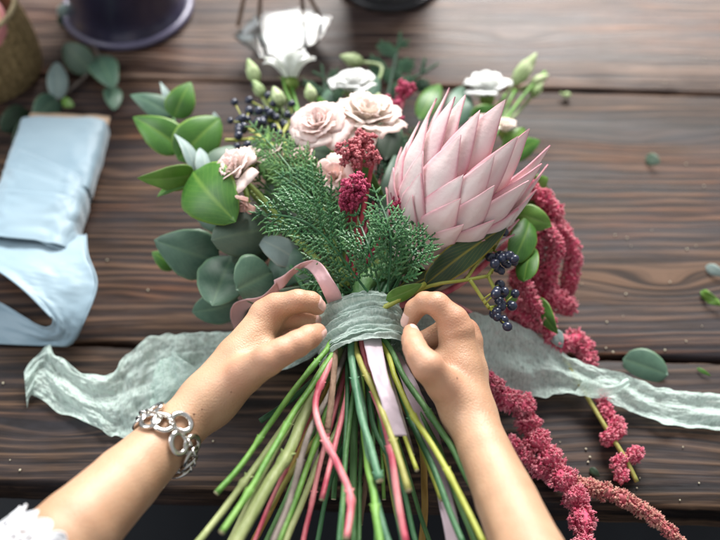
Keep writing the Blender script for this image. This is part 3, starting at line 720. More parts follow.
# --- protea
pr = empty('protea', (0,0,0), parent=bq); pr['label'] = 'large pale pink protea head with pointed bracts'
B0 = P(417, 251, .100); PA = (RT*.54+UP*.84-FW*.03).normalized(); PS = (RT-PA*RT.dot(PA)).normalized(); PN = PA.cross(PS)  # PN toward?
if PN.dot(CAM-B0) < 0: PN = -PN
PL_ = .104
def prof(h):
    pts = [(0,.017),(.12,.030),(.28,.043),(.5,.051),(.72,.054),(.9,.0555),(1.25,.056)]
    for (a, b), (c, d) in zip(pts[:-1], pts[1:]):
        if h <= c: return b+(d-b)*(h-a)/(c-a)
    return pts[-1][1]
rows = [(.27,.40,9,.0),(.45,.48,10,.5),(.64,.55,11,.0),(.84,.60,11,.5),(1.02,.66,10,.1),(1.15,.7,9,.6)]
for j, (ft, ln, n, ph) in enumerate(rows):
    inset = .0010*j+ (0 if j < 4 else .0016*(j-3))
    for i in range(n):
        a = 2*math.pi*(i+ph+random.uniform(-.10,.10))/n; f_ = ft+random.uniform(-.05,.05); fb = f_-ln
        rd = PS*math.cos(a)+PN*math.sin(a); tg = PA.cross(rd)
        wmax = .0136*random.uniform(.9,1.08)*(1 if j else .85); pk = random.uniform(.1,.4) + (.25 if rd.dot(RT) > .55 else 0)
        mb = MB()
        jt = random.uniform(-.0035,.0035); jr = random.uniform(-.002,.0035)
        def fn(u, v, jt=jt, jr=jr, rd=rd, tg=tg, f_=f_, fb=fb, wmax=wmax, j=j, inset=inset, pk=pk):
            s = u*2-1; h = fb+(f_-fb)*v; r = prof(max(h, 0))-inset*2+.0045*v**4+.003*math.sin(v*math.pi)
            wd_ = wmax*(math.sin(math.pi*(.20+.80*v))**.62 if v < 1 else 0)*(1.0-.70*v**1.9)*1.18
            x = s*wd_; keel = .0011*(1-abs(s))*math.sin(math.pi*v)
            p = B0+PA*(h*PL_)+rd*(r-x*x/(2*max(.02, r))*1.9+keel+jr*v*v)+tg*(x+jt*v*v)
            e = min(1, (abs(s)**4)*.55+max(0, v-.90)*3.0*pk*2+pk*.45*abs(s)+.30*max(0, .75-v)*abs(s)+.16*ns(s*3, v*6, f_*9)+.05)
            return (p, max(0, e))
        mb.grid(fn, 10, 16)
        part(mb, 'bract', M['bract'], parent=pr, solid=.0011)
mb = MB()
mb.grid(lambda u, v: (B0+PA*(v*PL_*.8-.004)+(PS*math.cos(u*6.283)+PN*math.sin(u*6.283))*(prof(v*.8)-.011)*(1 if v < .9 else .0001+(1-v)*9), 0), 32, 12, closed_u=True)
part(mb, 'core', M['bract_core'], parent=pr)
mb = MB(); mb.tube(catmull([CB+AX*.01+UB*.01, CB+AX*.04+UB*.012+SB*.012, B0-PA*.01, B0+PA*.006], 16), [.007]*14+[.011,.015,.017], 12); part(mb, 'stalk', M['st_mid'], parent=pr)

# --- flowers
def bloom(name, C, axis, Rr, pet='petal_pink', n=22, flare=1.0, ruffle=.10, label=None, hfac=.95, calyx=True, seed=0, spin=0, notch=0.0):
    C = Vector(C); ax = Vector(axis).normalized(); q = ax.orthogonal().normalized(); r_ = ax.cross(q)
    mb = MB(); rs = random.Random(seed)
    for k in range(n):
        t = (k+.5)/n; a0 = spin+k*2.399+rs.uniform(-.2, .2); r0 = Rr*(.04+.36*t); h = Rr*hfac*(.80+.28*(1-abs(t-.45)))*rs.uniform(.93, 1.06)
        til = (.03+.92*t**1.7*flare)*rs.uniform(.85, 1.15); wa = (1.3-.50*t)*rs.uniform(.9, 1.1); sd = rs.random()*50
        def fn(u, v):
            s = u*2-1; wsh = math.sin(math.pi*min(.97, .16+.62*v))**.7
            ph = a0+s*wa*wsh
            edge_drop = (abs(s)**2.6)*.13*h*v
            rad = r0*(.25+.75*v**.5)+h*math.sin(til)*v**1.7+Rr*.10*v**7
            z = (h*v-edge_drop)*math.cos(til*v**.9)-Rr*.07*v**8*(t*2)
            rf = ruffle*Rr*v**2.5*(.8*ns(s*2.2+sd, v*1.4, sd)+.75*ns(s*6+sd, v*3, sd))
            rad += rf; z += rf*.8*math.sin(sd)-notch*Rr*math.exp(-(s*5)**2)*v**6
            return (C+(q*math.cos(ph)+r_*math.sin(ph))*rad+ax*z, min(1, max(0, (v**9)*.45*(1-t*.3)+.35*max(0, ns(s*2+sd, v*2, 3)))))
        mb.grid(fn, 14, 12)
    o = part(mb, name, M[pet], label, solid=.0003)
    if calyx:
        mb = MB()
        for k in range(5):
            a = k*1.2566+.3; d = (q*math.cos(a)+r_*math.sin(a)); leaf_geo(mb, C-ax*Rr*.06, C+d*Rr*.62+ax*Rr*.15, Rr*.15, nview=-ax+d*.3, bend=-.2, blunt=.1)
        mb.ball(C-ax*Rr*.05, Rr*.30, 12, 8, axis=ax, sc_=(1,1,.9))
        e = C-ax*Rr*.2; cc = catmull([e, e-ax*Rr*1.2, CB+AX*.035+(e-CB)*.08], 14); mb.tube(cc, .0021, 8)
        part(mb, 'calyx', M['calyx'], parent=o).location = (0,0,0)
    return o
VW = lambda px, py, z: (CAM-P(px, py, z)).normalized()
def axis_img(dx, dy, tow): return (RT*dx-UP*dy-FW*tow).normalized()   # image direction (dy down) + toward the viewer
bloom('spray_rose', P(323,134,.128), axis_img(-.25,-.5,.75), .0225, 'petal_pink', 24, 1.0, .09, 'blush rose beside the cream one', seed=1)
bloom('spray_rose', P(366,132,.118), axis_img(.1,-.75,.6), .0290, 'petal_cream', 26, 1.05, .09, 'cream and blush open rose above the dark red buds', seed=2)
bloom('spray_rose', P(338,180,.128), axis_img(-.25,-.2,1), .0165, 'petal_blush', 9, 1.35, .14, 'small flat blush rose with pink petals', seed=3)
bloom('spray_rose', P(283,160,.125), axis_img(-.6,-.8,.2), .0135, 'petal_cream', 8, .5, .08, 'half open cream bud', seed=4)
bloom('spray_rose', P(306,162,.128), axis_img(-.3,-.7,.7), .0125, 'petal_blush', 9, .8, .12, seed=5)
bloom('stock_flower', P(241,178,.118), axis_img(-.5,-.5,.7), .0195, 'petal_pink', 16, 1.15, .17, 'loose blush blossom between eucalyptus and cedar', seed=6, hfac=1)
bloom('stock_flower', P(250,166,.120), axis_img(.1,-.9,.5), .0150, 'petal_cream', 12, .9, .15, seed=7)
bloom('stock_flower', P(246,200,.120), axis_img(-.3,.9,.6), .0095, 'petal_blush', 8, .9, .15, seed=8)
bloom('lisianthus', P(291,82,.085), axis_img(-.02,-.97,.22), .0250, 'petal_white', 12, .62, .08, 'white lisianthus cup at the back left', hfac=1.15, seed=9)
bloom('lisianthus', P(354,94,.075), axis_img(-.1,-.8,.6), .0225, 'petal_white', 16, .75, .09, 'ruffled white lisianthus behind the cream rose', seed=10)
bloom('lisianthus', P(487,98,.050), axis_img(-.1,-.9,.5), .0245, 'petal_white', 14, .85, .09, 'white lisianthus behind the protea', seed=11)
bloom('lisianthus', P(503,133,.075), axis_img(.2,-.9,.4), .0140, 'petal_cream', 10, .9, .16, seed=12)
bloom('lisianthus', P(484,128,.08), axis_img(-.2,-.9,.4), .0130, 'petal_pink', 9, .9, .16, seed=13)

def bud(px, py, z, dx, dy, L_, w, m='bud', label=None, stem_to=None):
    C = P(px, py, z); d = axis_img(dx, dy, .1); mb = MB()
    n = 14
    mb.tube([C+d*L_*(k/n) for k in range(n+1)], [w*max(.05, math.sin(math.pi*(.12+.86*(k/n)**.8))**.8) for k in range(n+1)], 12, jit=.2)
    for k in range(5):
        a = k*1.257; q = d.orthogonal().normalized(); r_ = d.cross(q); e = q*math.cos(a)+r_*math.sin(a)
        mb.tube([C+e*w*.4, C+e*w*1.0+d*L_*.3, C+e*w*.95+d*L_*.65], [.0014, .0010, .0003], 6)
    s0 = P(*stem_to) if stem_to else CB+AX*.05
    mb.tube(catmull([C, C-d*.02, s0.lerp(C, .4), s0], 12), .0016, 8)
    return part(mb, 'flower_bud', M[m], label)
bud(257,82,.09,-.35,-.9,.022,.0058,label='green bud at the upper left', stem_to=(300,150,.08))
bud(264,96,.09,-.5,-.7,.017,.0048, stem_to=(300,150,.08))
bud(281,106,.095,-.35,-.9,.018,.0062, stem_to=(300,160,.09))
bud(362,62,.06,-1,-.25,.022,.0062,label='fat pale green bud beside the back cedar', stem_to=(380,120,.05))
bud(514,84,.045,.55,-.75,.036,.0070,label='long green bud pointing up right', stem_to=(470,140,.06))
bud(532,84,.045,.8,-.45,.018,.0045, stem_to=(480,150,.06))
bud(532,96,.040,.6,-.7,.016,.0040, stem_to=(480,150,.06))
bud(375,108,.075,.2,-.8,.014,.0055, stem_to=(380,160,.06))
bud(312,100,.09,-.2,-.9,.015,.0050, stem_to=(320,170,.09))
# lime stalks at the back
for a, b, c in (((283,78),(290,100),(318,150)), ((292,88),(300,115),(315,150)), ((270,95),(275,120),(262,150)), ((278,110),(270,128),(258,150)), ((505,95),(492,118),(470,160)), ((515,90),(500,120),(478,160)), ((545,72),(520,100),(485,150))):
    mb = MB(); mb.tube(catmull([P(*a, .085 if a[0] < 400 else .045), P(*b, .09 if a[0] < 400 else .05), P(*c, .09 if a[0] < 400 else .07)], 10), .0017, 8)
    part(mb, 'flower_stem', [M['st_bright'], M['cut']])

def umbel(px, py, z, R_x, n, m, name='sedum_cluster', label=None, hs=.8, bs=.0022, seed=0):
    rs = random.Random(seed); C = P(px, py, z); v = VW(px, py, z); v = (v+UP*.25).normalized(); q = v.orthogonal().normalized(); r_ = v.cross(q); mb = MB()
    sub = []
    for k in range(max(5, n//16)):
        a = k*2.399; rr = R_x*math.sqrt((k+.5)/max(5, n//16))*.78
        sub.append(C+(q*math.cos(a)+r_*math.sin(a))*rr+v*(R_x*hs*(1-(rr/R_x)**2*.7)+rs.uniform(-.0015, .0015)))
    for s in sub:
        mb.tube([C-v*R_x*.5, s-v*.003], .0009, 5)
        for k in range(16):
            d = Vector((rs.gauss(0,1), rs.gauss(0,1), rs.gauss(0,1))).normalized(); d = (d+v*.35).normalized()
            p = s+d*R_x*.27*rs.uniform(.75, 1.1)
            mb.ball(p, bs*.62*rs.uniform(.8, 1.2), 6, 4, attr=rs.random()*.5)
            for j in range(5):
                e = (d+Vector((rs.gauss(0,.5), rs.gauss(0,.5), rs.gauss(0,.5)))).normalized(); mb.spike(p, e, bs*1.05, bs*.34, .15, rs.uniform(.2, 1))
    s0 = CB+AX*.045
    mb.tube(catmull([C-v*R_x*.3, C-v*.02, s0.lerp(C, .3)-v*.01, s0], 12), .0018, 8)
    return part(mb, name, M[m], label, attrname='tip')
umbel(350,156,.150,.0125,150,'sedum',label='domed dusty red bud cluster in the middle',seed=1)
umbel(362,143,.146,.0105,110,'sedum',seed=2)
umbel(372,158,.146,.0085,80,'sedum',seed=5)
umbel(356,190,.150,.0120,170,'sedum_dark',label='round crimson flower cluster below the red buds',hs=1.0,seed=3)
umbel(348,203,.142,.0085,90,'sedum_dark',seed=9)
umbel(398,207,.132,.0080,70,'sedum_dark',label='small crimson cluster at the foot of the protea',seed=4)
umbel(404,92,.085,.0110,100,'sedum_dark',label='dark red cluster behind the protea',seed=6)
umbel(388,108,.09,.0110,100,'sedum_dark',seed=7)
umbel(396,118,.10,.0080,60,'sedum_dark',seed=8)
umbel(532,190,.08,.0100,80,'sedum_dark',seed=10)

# --- cedar
def cedar(base, tip, nview_roll=0, W=.036, m='cedar', label=None, droop=.0, dens=1.0, size=1.0, seed=0, sub_l=.0082, name='cedar_sprig', mid=None):
    rs = random.Random(seed); B = P(*base); T = P(*tip); ctrl = [B, P(*mid), T] if mid else [B, B.lerp(T, .5), T]
    L_ = (T-B).length; ax = (T-B).normalized(); vv = (CAM-(B+T)/2).normalized(); nr = (vv-ax*vv.dot(ax)).normalized(); nr = Matrix.Rotation(R_(nview_roll), 3, ax) @ nr
    nn = int(L_/(.0082/dens)); c = catmull(ctrl, nn*2); mb = MB()
    def scales(p, d, ln, s0, w0, tip0):
        k = max(2, int(ln/.0016)); 
        for i in range(k):
            t = i/k; q = p+d*(ln*t); wv_ = w0*(1-.35*t)
            side = nr.cross(d).normalized()
            e = (d+side*(.09 if i % 2 else -.09)).normalized()
            sp_c = q; Ls = .0040*size; a = mb.vert(sp_c, tip0+(1-tip0)*t*.45)
            b = mb.vert(sp_c+e*Ls, min(1, tip0+.25+t*.55))
            r1 = mb.vert(sp_c+e*Ls*.45+side*wv_, tip0+t*.3); r2 = mb.vert(sp_c+e*Ls*.45-side*wv_, tip0+t*.3)
            r3 = mb.vert(sp_c+e*Ls*.45+nr*wv_*.75, tip0+t*.4); r4 = mb.vert(sp_c+e*Ls*.45-nr*wv_*.75, tip0)
            for x, y in ((r1, r3), (r3, r2), (r2, r4), (r4, r1)): mb.face((a, y, x)); mb.face((x, y, b))
    for k in range(nn):
        t = (k+.3)/nn; p = c[min(2*k, len(c)-1)]; d = (c[min(2*k+2, len(c)-1)]-c[max(2*k-1, 0)]).normalized()
        scales(p, d, L_/nn*1.1, 0, .00085*size, .0)
        if t < .06: continue
        for s in ((-1, 1) if dens >= 1 else ((-1,) if k % 2 else (1,))):
            ln = W*(math.sin(math.pi*min(1, .30+.72*t))**.9)*rs.uniform(.8, 1.1)*(.75 if t < .2 else 1)
            if ln < .004: ln = .004
            side = nr.cross(d).normalized()*s; e = (d*math.cos(R_(44))+side*math.sin(R_(44))+nr*rs.uniform(-.12,.12)).normalized(); pp = p.copy(); steps = max(2, int(ln/.0043)); seg = ln/steps
            for j in range(steps):
                u = j/steps; e = (e+d*.05-Vector((0,0,1))*droop*u+nr*rs.uniform(-.03,.03)).normalized(); scales(pp, e, seg*1.05, 0, .00125*size, .1*u)
                if j >= 1:
                    for s2 in (-1, 1):
                        sl_ = sub_l*(1-u)**.7*rs.uniform(.7, 1.1)*(min(1, ln/.02)); sd2 = nr.cross(e).normalized()*s2; g = (e*.76+sd2*.66+nr*rs.uniform(-.06,.06)).normalized()
                        if sl_ > .002: scales(pp+e*seg*(.5 if s2 > 0 else 0), g, sl_, 0, .00118*size, .12)
                pp = pp+e*seg
            scales(pp, e, .003, 0, .0007*size, .5)
    mb.tube(c[:int(len(c)*.8)], .0009*size, 6)
    return part(mb, name, M[m], label, attrname='tip', smooth=False)
cedar((368,292,.118),(252,212,.142),0,.033,'cedar',label='flat cedar spray reaching left in the centre',seed=1,mid=(312,226,.146),size=1.05)
cedar((352,262,.115),(276,172,.140),10,.033,'cedar',seed=3,mid=(318,205,.138))
cedar((340,240,.12),(250,122,.128),15,.026,'cedar_light',label='light green cedar spray pointing to the upper left',seed=4,mid=(290,168,.138),dens=1)
cedar((330,230,.115),(292,128,.125),-20,.024,'cedar_light',seed=5,mid=(302,172,.135))
cedar((388,292,.125),(372,184,.152),20,.022,'cedar',label='upright cedar tip beside the crimson flowers',seed=6,mid=(390,232,.158),size=1.05)
cedar((380,292,.120),(352,205,.140),-10,.028,'cedar',seed=7,mid=(370,250,.145))
cedar((392,292,.115),(436,232,.138),-15,.022,'cedar',label='cedar tip over the foot of the protea',seed=8,mid=(412,255,.145),size=1.05)
cedar((396,292,.11),(404,205,.135),15,.022,'cedar',seed=9,mid=(408,245,.145))
cedar((352,292,.105),(298,282,.108),0,.028,'cedar',seed=10,mid=(328,275,.115))
cedar((300,215,.112),(244,168,.120),20,.020,'cedar_light',seed=16)
cedar((352,292,.075),(430,120,.085),0,.05,'cedar_far',seed=17)
cedar((385,110,.045),(400,36,.055),0,.034,'cedar_far',label='blurred dark fir tip behind the flowers',seed=11,size=2.0,dens=.6,sub_l=.012)
cedar((395,90,.04),(434,66,.045),0,.022,'cedar_far',seed=12,size=2.0,dens=.6)
cedar((330,120,.06),(322,68,.07),0,.026,'cedar_far',seed=13,size=1.6,dens=.7)
cedar((300,150,.07),(255,105,.075),0,.026,'cedar_far',seed=14,size=1.6,dens=.7)

# --- eucalyptus / broad leaves on the left
eu = empty('eucalyptus_branch', (0,0,0), parent=bq); eu['label'] = 'upper left branch of bright pointed leaves'
def lf(b, t, w, m, roll=0, par=None, name='leaf', label=None, **k):
    B = P(*b); T = P(*t); mb = MB(); leaf_geo(mb, B, T, w*(1.18 if t[0] < 300 else 1.0), roll, **k)
    return part(mb, name, M[m], label, parent=par, solid=.0005)
lf((173,116,.075),(130,95,.085),.0105,'leaf_teal',20,eu,blunt=.2)
lf((174,118,.08),(191,82,.095),.0125,'leaf_green',-15,eu,blunt=.4)
lf((184,150,.085),(133,117,.095),.0145,'leaf_green',10,eu,blunt=.15,fold=.35)
lf((178,160,.088),(220,118,.100),.0170,'leaf_green',-8,eu,blunt=.75,fold=.2,label='broad glossy green leaf')
lf((170,112,.072),(160,82,.085),.0055,'leaf_pale',40,eu,blunt=.2)
lf((195,172,.098),(174,134,.108),.0068,'leaf_pale',45,eu,blunt=.2,fold=.4)
lf((196,174,.105),(137,178,.112),.0105,'leaf_lime',-22,eu,blunt=.15,fold=.35,label='bright pointed leaf, leftmost')
lf((196,176,.098),(157,197,.100),.0070,'leaf_green',30,eu,blunt=.15)
lf((193,172,.112),(236,222,.118),.0205,'leaf_green',8,eu,blunt=.9,fold=.12,bend=.16,label='large round bright green leaf')
lf((205,180,.10),(200,148,.105),.0075,'leaf_pale',30,eu,blunt=.6)
lf((214,178,.098),(236,146,.10),.0130,'leaf_grey',-20,eu,blunt=.7)
lf((232,214,.104),(222,228,.100),.0100,'leaf_pale',0,eu,blunt=.9)
lf((216,130,.07),(214,112,.08),.0045,'leaf_pale',30,eu)
mb = MB(); mb.tube(catmull([CB+AX*.04-SB*.01, P(275,250,.085), P(215,195,.095), P(185,150,.082), P(170,108,.07)], 26), .0016, 8); part(mb, 'twig', M['st_mid'], parent=eu)
e2 = empty('eucalyptus_branch', (0,0,0), parent=bq); e2['label'] = 'lower left branch of rounded grey green leaves'
lf((219,262,.062),(154,240,.078),.0190,'leaf_teal',-5,e2,blunt=.45,fold=.25,label='broad teal leaf')
lf((175,268,.045),(152,252,.055),.0070,'leaf_green',10,e2)
lf((274,228,.095),(211,240,.105),.0160,'leaf_grey',5,e2,blunt=1.0,fold=-.1)
lf((300,262,.085),(256,238,.095),.0105,'leaf_pale',15,e2,blunt=.5)
lf((232,256,.068),(212,306,.078),.0175,'leaf_teal',8,e2,blunt=.95,bend=.06)
lf((272,272,.088),(236,290,.090),.0178,'leaf_teal',-5,e2,blunt=1.05,bend=.05,label='round dark teal leaf nearest the pink ribbon')
lf((240,302,.05),(192,312,.045),.0125,'leaf_teal',-15,e2,blunt=.8)
lf((328,292,.082),(294,268,.092),.0080,'leaf_grey',10,e2,blunt=.6)
lf((330,296,.076),(268,294,.080),.0100,'leaf_grey',-30,e2,blunt=.6)
lf((250,262,.07),(262,235,.08),.012,'leaf_teal',30,e2,blunt=.6)
lf((292,300,.062),(258,312,.066),.0130,'leaf_teal',10,e2,blunt=1)
lf((262,240,.075),(232,262,.078),.0130,'leaf_grey',-15,e2,blunt=1)
lf((240,225,.07),(196,214,.072),.0110,'leaf_teal',10,e2,blunt=.9)
lf((252,205,.085),(228,232,.09),.0130,'leaf_teal',10,e2,blunt=.9)
lf((250,180,.08),(222,162,.085),.0140,'leaf_teal',0,eu,blunt=.9)
lf((262,160,.075),(238,150,.08),.0120,'leaf_grey',20,eu,blunt=.9)
lf((298,282,.08),(276,250,.086),.0140,'leaf_teal',-12,e2,blunt=1)
mb = MB(); mb.tube(catmull([CB+AX*.03-SB*.015, P(295,285,.07), P(245,262,.07), P(215,262,.06)], 22), .0017, 8); part(mb, 'twig', M['st_mid'], parent=e2)

# --- deep foliage filling the inside
dp = empty('inner_foliage', (0,0,0), parent=bq); dp['label'] = 'dark leaves deep inside the bouquet'
rs = random.Random(21)
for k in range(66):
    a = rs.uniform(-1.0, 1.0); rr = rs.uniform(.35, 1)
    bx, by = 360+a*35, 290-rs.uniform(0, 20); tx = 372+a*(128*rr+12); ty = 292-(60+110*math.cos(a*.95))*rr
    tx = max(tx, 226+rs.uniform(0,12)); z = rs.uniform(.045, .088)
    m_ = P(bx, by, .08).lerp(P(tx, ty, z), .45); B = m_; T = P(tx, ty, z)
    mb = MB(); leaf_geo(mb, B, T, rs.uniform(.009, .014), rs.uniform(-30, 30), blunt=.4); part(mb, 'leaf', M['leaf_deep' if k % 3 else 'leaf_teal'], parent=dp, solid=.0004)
for b_, t_, w_, m_ in (((310,170,.09),(296,118,.088),.011,'leaf_teal'),((300,175,.09),(268,142,.09),.012,'leaf_green'),((335,160,.085),(338,108,.08),.012,'leaf_teal'),((350,150,.08),(318,96,.075),.010,'leaf_green'),((385,160,.09),(392,118,.085),.012,'leaf_deep'),((400,150,.08),(380,104,.07),.011,'leaf_teal'),((345,160,.09),(302,150,.095),.012,'leaf_grey'),((290,180,.09),(258,166,.092),.011,'leaf_green'),((330,130,.07),(328,88,.065),.009,'leaf_teal'),((420,120,.06),(440,84,.055),.011,'leaf_green'),((450,120,.06),(464,86,.05),.010,'leaf_teal'),((520,180,.07),(550,192,.072),.011,'leaf_green'),((310,140,.075),(276,112,.07),.010,'leaf_deep'),((360,110,.07),(378,76,.06),.009,'leaf_teal')):
    mb = MB(); leaf_geo(mb, P(*b_), P(*t_), w_, rs.uniform(-25, 25), blunt=.5); part(mb, 'leaf', M[m_], parent=dp, solid=.0004)
mb = MB()
for k in range(22):
    a = -1+2*k/21; mb.tube(catmull([CB-AX*.01+SB*(a*.018)+UB*rs.uniform(-.012,.014), CB+AX*.035+SB*(a*.03)+UB*rs.uniform(-.012,.012), P(372+a*110, 250-70*math.cos(a), rs.uniform(.06,.09))], 10), .0019, 7)
part(mb, 'twig', M['st_dark'], parent=dp)

# --- right side leaves
rl = empty('leucadendron_branch', (0,0,0), parent=bq); rl['label'] = 'broad dark leaves with yellow rims round the protea'
lf((424,286,.112),(507,226,.128),.0115,'leaf_dark',-12,rl,blunt=.75,fold=.25,label='long dark green leaf with yellow rim')
lf((404,238,.115),(400,176,.140),.0080,'leaf_dark',15,rl,blunt=.4)
lf((386,300,.118),(422,284,.122),.0060,'leaf_lime',10,rl,blunt=.5)
lf((392,300,.095),(466,268,.10),.0090,'leaf_dark',-40,rl,blunt=.5)
lf((352,160,.10),(384,196,.105),.0100,'leaf_green',20,rl,blunt=.5)
lf((330,148,.12),(340,128,.125),.0060,'leaf_lime',20,rl,blunt=.3)
lf((400,290,.080),(470,252,.085),.0130,'leaf_deep',10,rl)
mb = MB(); mb.tube(catmull([CB+AX*.01+UB*.006, P(398,300,.118), P(425,284,.115)], 12), .002, 8); part(mb, 'twig', M['twig_lime'], parent=rl)

# --- amaranth
am = empty('amaranth', (0,0,0), parent=bq); am['label'] = 'crimson hanging amaranth on the right of the bouquet'
def tassel(pts, rads, m='amar', label=None, dens=1.0, lump=.35, seed=0, core=True, fs=1.0, lf_=.013):
    rs = random.Random(seed); W = PL(pts); n = 60; c = catmull(W, n); L_ = sum((c[i+1]-c[i]).length for i in range(n)); mb = MB()
    def rad(t):
        x = t*(len(rads)-1); i = min(int(x), len(rads)-2); r = rads[i]+(rads[i+1]-rads[i])*(x-i)
        s = t*L_; return .78*r*(1-lump+lump*1.6*abs(math.sin(s/lf_*math.pi+seed)))
    if core: mb.tube(c, [rad(k/n)*.72 for k in range(n+1)], 10, attr=0, jit=.3)
    area_ = sum(2*math.pi*rad(k/n)*L_/n for k in range(n)); cnt = int(area_*1e4*30*dens)
    for _ in range(cnt):
        t = rs.random(); i = min(int(t*n), n-1); p = c[i].lerp(c[i+1], t*n-i); T = (c[i+1]-c[i]).normalized(); q = T.orthogonal().normalized(); r_ = T.cross(q)
        a = rs.uniform(0, 6.283); d = q*math.cos(a)+r_*math.sin(a); R0 = rad(t)
        if p.z+d.z*R0 < .0005 and p.z > 0: R0 = max(.001, (p.z-.0005)/max(1e-3, -d.z))
        R0 *= 1+.45*ns(p.x*180+d.x*2, p.y*180+d.y*2, d.z*2)
        s = p+d*R0*.82; tp = rs.random()**1.6
        s = s+d*abs(rs.gauss(0, .0007)); mb.ball(s, .00105*fs*rs.uniform(.6, 1.3), 5, 4, attr=tp*.8)
        for j in range(2):
            e = (d+Vector((rs.gauss(0,.45), rs.gauss(0,.45), rs.gauss(0,.45)))).normalized(); mb.spike(s, e, .0026*fs, .00055*fs, tp*.5, min(1, tp+.3))
    return part(mb, 'tassel', M[m], label, parent=am, attrname='tip')
tassel([(528,188,.09),(546,200,.085),(556,218,.07),(553,236,.06)],[.006,.008,.008,.006],seed=1)
tassel([(540,224,.075),(560,230,.065),(572,252,.05),(570,280,.035),(562,300,.02)],[.005,.0075,.0085,.0085,.006],seed=2,lump=.15)
tassel([(545,226,.082),(556,245,.072),(550,275,.05),(552,300,.02)],[.005,.007,.0075,.006],seed=3,lump=.15,m='amar')
tassel([(520,212,.085),(535,238,.07),(536,268,.05),(540,300,.03)],[.006,.009,.009,.006],seed=4)
tassel([(503,228,.10),(528,244,.09)],[.0035,.003],seed=14,m='amar',lump=.1)
tassel([(516,268,.075),(525,285,.065),(536,310,.05),(552,336,.035)],[.005,.006,.006,.004],seed=5,m='amar',lump=.12,label='slim pink spike crossing the leaves')
tassel([(505,300,.05),(530,320,.04),(552,325,.03)],[.007,.009,.008],seed=6)
tassel([(543,294,.04),(560,302,.03),(572,308,.022)],[.008,.0110,.009],seed=7,lump=.1,m='amar')
tassel([(545,336,.03),(562,344,.025),(578,340,.02),(585,352,.018),(592,368,.012)],[.007,.0085,.0095,.009,.006],seed=8,lump=.3)
tassel([(516,270,.045),(522,300,.035),(514,330,.03)],[.008,.010,.008],seed=12)
tassel([(488,375,.05),(502,396,.035),(524,408,.022),(530,430,.016),(548,455,.015),(565,482,.016),(580,506,.016),(584,545,.02)],[.006,.0088,.0100,.0102,.0105,.0108,.0098,.0085],seed=9,lump=.5,label='thick crimson tassel lying towards the table edge',lf_=.017)
tassel([(508,438,.02),(525,456,.012),(545,472,.011),(562,482,.012)],[.005,.008,.008,.006],seed=10)
tassel([(575,484,.014),(600,490,.011),(632,503,.010),(655,519,.008),(682,542,.004)],[.0065,.0070,.0062,.0050,.0028],seed=11,lump=.3,m='amar_tan',label='thin rusty amaranth tip by the table edge')
# separate amaranth side shoot
for i, (x, y, rx) in enumerate(((602,398,.0075),(606,411,.0068),(616,424,.0085),(610,437,.0095),(618,430,.007),(634,455,.0098),(620,462,.0085),(622,475,.0065))):
    tassel([(x-4,y-6,.012),(x,y,.012),(x+4,y+6,.012)],[rx*.55,rx*1.05,rx*.6],seed=30+i,lump=.0)
mb = MB(); mb.tube(catmull(PL([(560,352,.02),(583,390,.014),(606,428,.014),(625,458,.013),(637,482,.010)]), 24), [.0019]*25, 8); part(mb, 'twig', [M['st_olive'], M['cut']], parent=am)
mb = MB(); mb.tube(catmull([CB+AX*.02+SB*.02, P(440,300,.05), P(500,330,.030), P(560,352,.012)], 24), .002, 8)
mb.tube(catmull([CB+AX*.02+SB*.02, P(450,290,.075), P(500,250,.08), P(530,220,.08)], 24), .0025, 8)
mb.tube(catmull([P(500,330,.030), P(480,355,.034), P(492,380,.036)], 14), .002, 8); part(mb, 'twig', [M['st_pink'], M['cut']], parent=am)
for b, t, w, m, rl_ in (((516,214,.095),(552,226,.09),.0120,'leaf_lime',-10),((513,262,.095),(530,216,.09),.0120,'leaf_green',15),((524,282,.09),(535,248,.085),.0095,'leaf_green',-25),((536,298,.05),(558,334,.045),.0080,'leaf_green',20),((506,300,.07),(518,292,.07),.006,'leaf_lime',0),((528,188,.08),(548,178,.085),.009,'leaf_lime',10),((520,190,.07),(545,212,.07),.012,'leaf_green',20),((500,215,.08),(530,196,.085),.010,'leaf_green',-20),((553,330,.035),(562,348,.03),.006,'leaf_pale',0),((470,120,.06),(500,108,.06),.010,'leaf_green',0),((455,125,.06),(470,95,.06),.010,'leaf_teal',0),((505,150,.07),(525,128,.075),.010,'leaf_lime',0),((500,160,.07),(540,140,.065),.010,'leaf_green',0)):
    lf(b, t, w, m, rl_, am, wave=.06)

# --- berries
def berries(pts, twigs, label, seed=0):
    root = empty('berry_cluster', (0,0,0), parent=bq); root['label'] = label; rs = random.Random(seed)
    mb = MB()
    for t in twigs: mb.tube(catmull(PL(t), 12), .0014, 7)
    tip = [Vector(v) for v in mb.v[::7]]
    proto = None
    for (x, y, z) in pts:
        c = P(x, y, z); nb = min(tip, key=lambda q: (q-c).length); mb.tube([nb, nb.lerp(c, .5)+Vector((0,0,.001)), c], .0006, 5)
        if proto is None:
            b2 = MB(); b2.ball((0,0,0), .0034, 16, 12, sc_=(1,1,1.08)); b2.spike(Vector((0,0,.0034)), Vector((0,0,1)), .0009, .0005)
            proto = b2.build('berry', M['berry'], None); o = proto
        else: o = proto.copy(); COL.objects.link(o)
        o.parent = root; o.location = c-CB; o.scale = [rs.uniform(.82, 1.12)]*3; o.rotation_euler = (rs.random()*3, rs.random()*3, 0)
    part(mb, 'twig', M['twig_lime'], parent=root)
rs = random.Random(5)
pts = [(rs.gauss(0,1), rs.gauss(0,1)) for _ in range(60)]
bl = [(500+7*a, 262+13*b, .118+rs.uniform(-.008,.008)) for a, b in pts[:22]]+[(500+7*a, 304+10*b, .105+rs.uniform(-.008,.008)) for a, b in pts[22:38]]
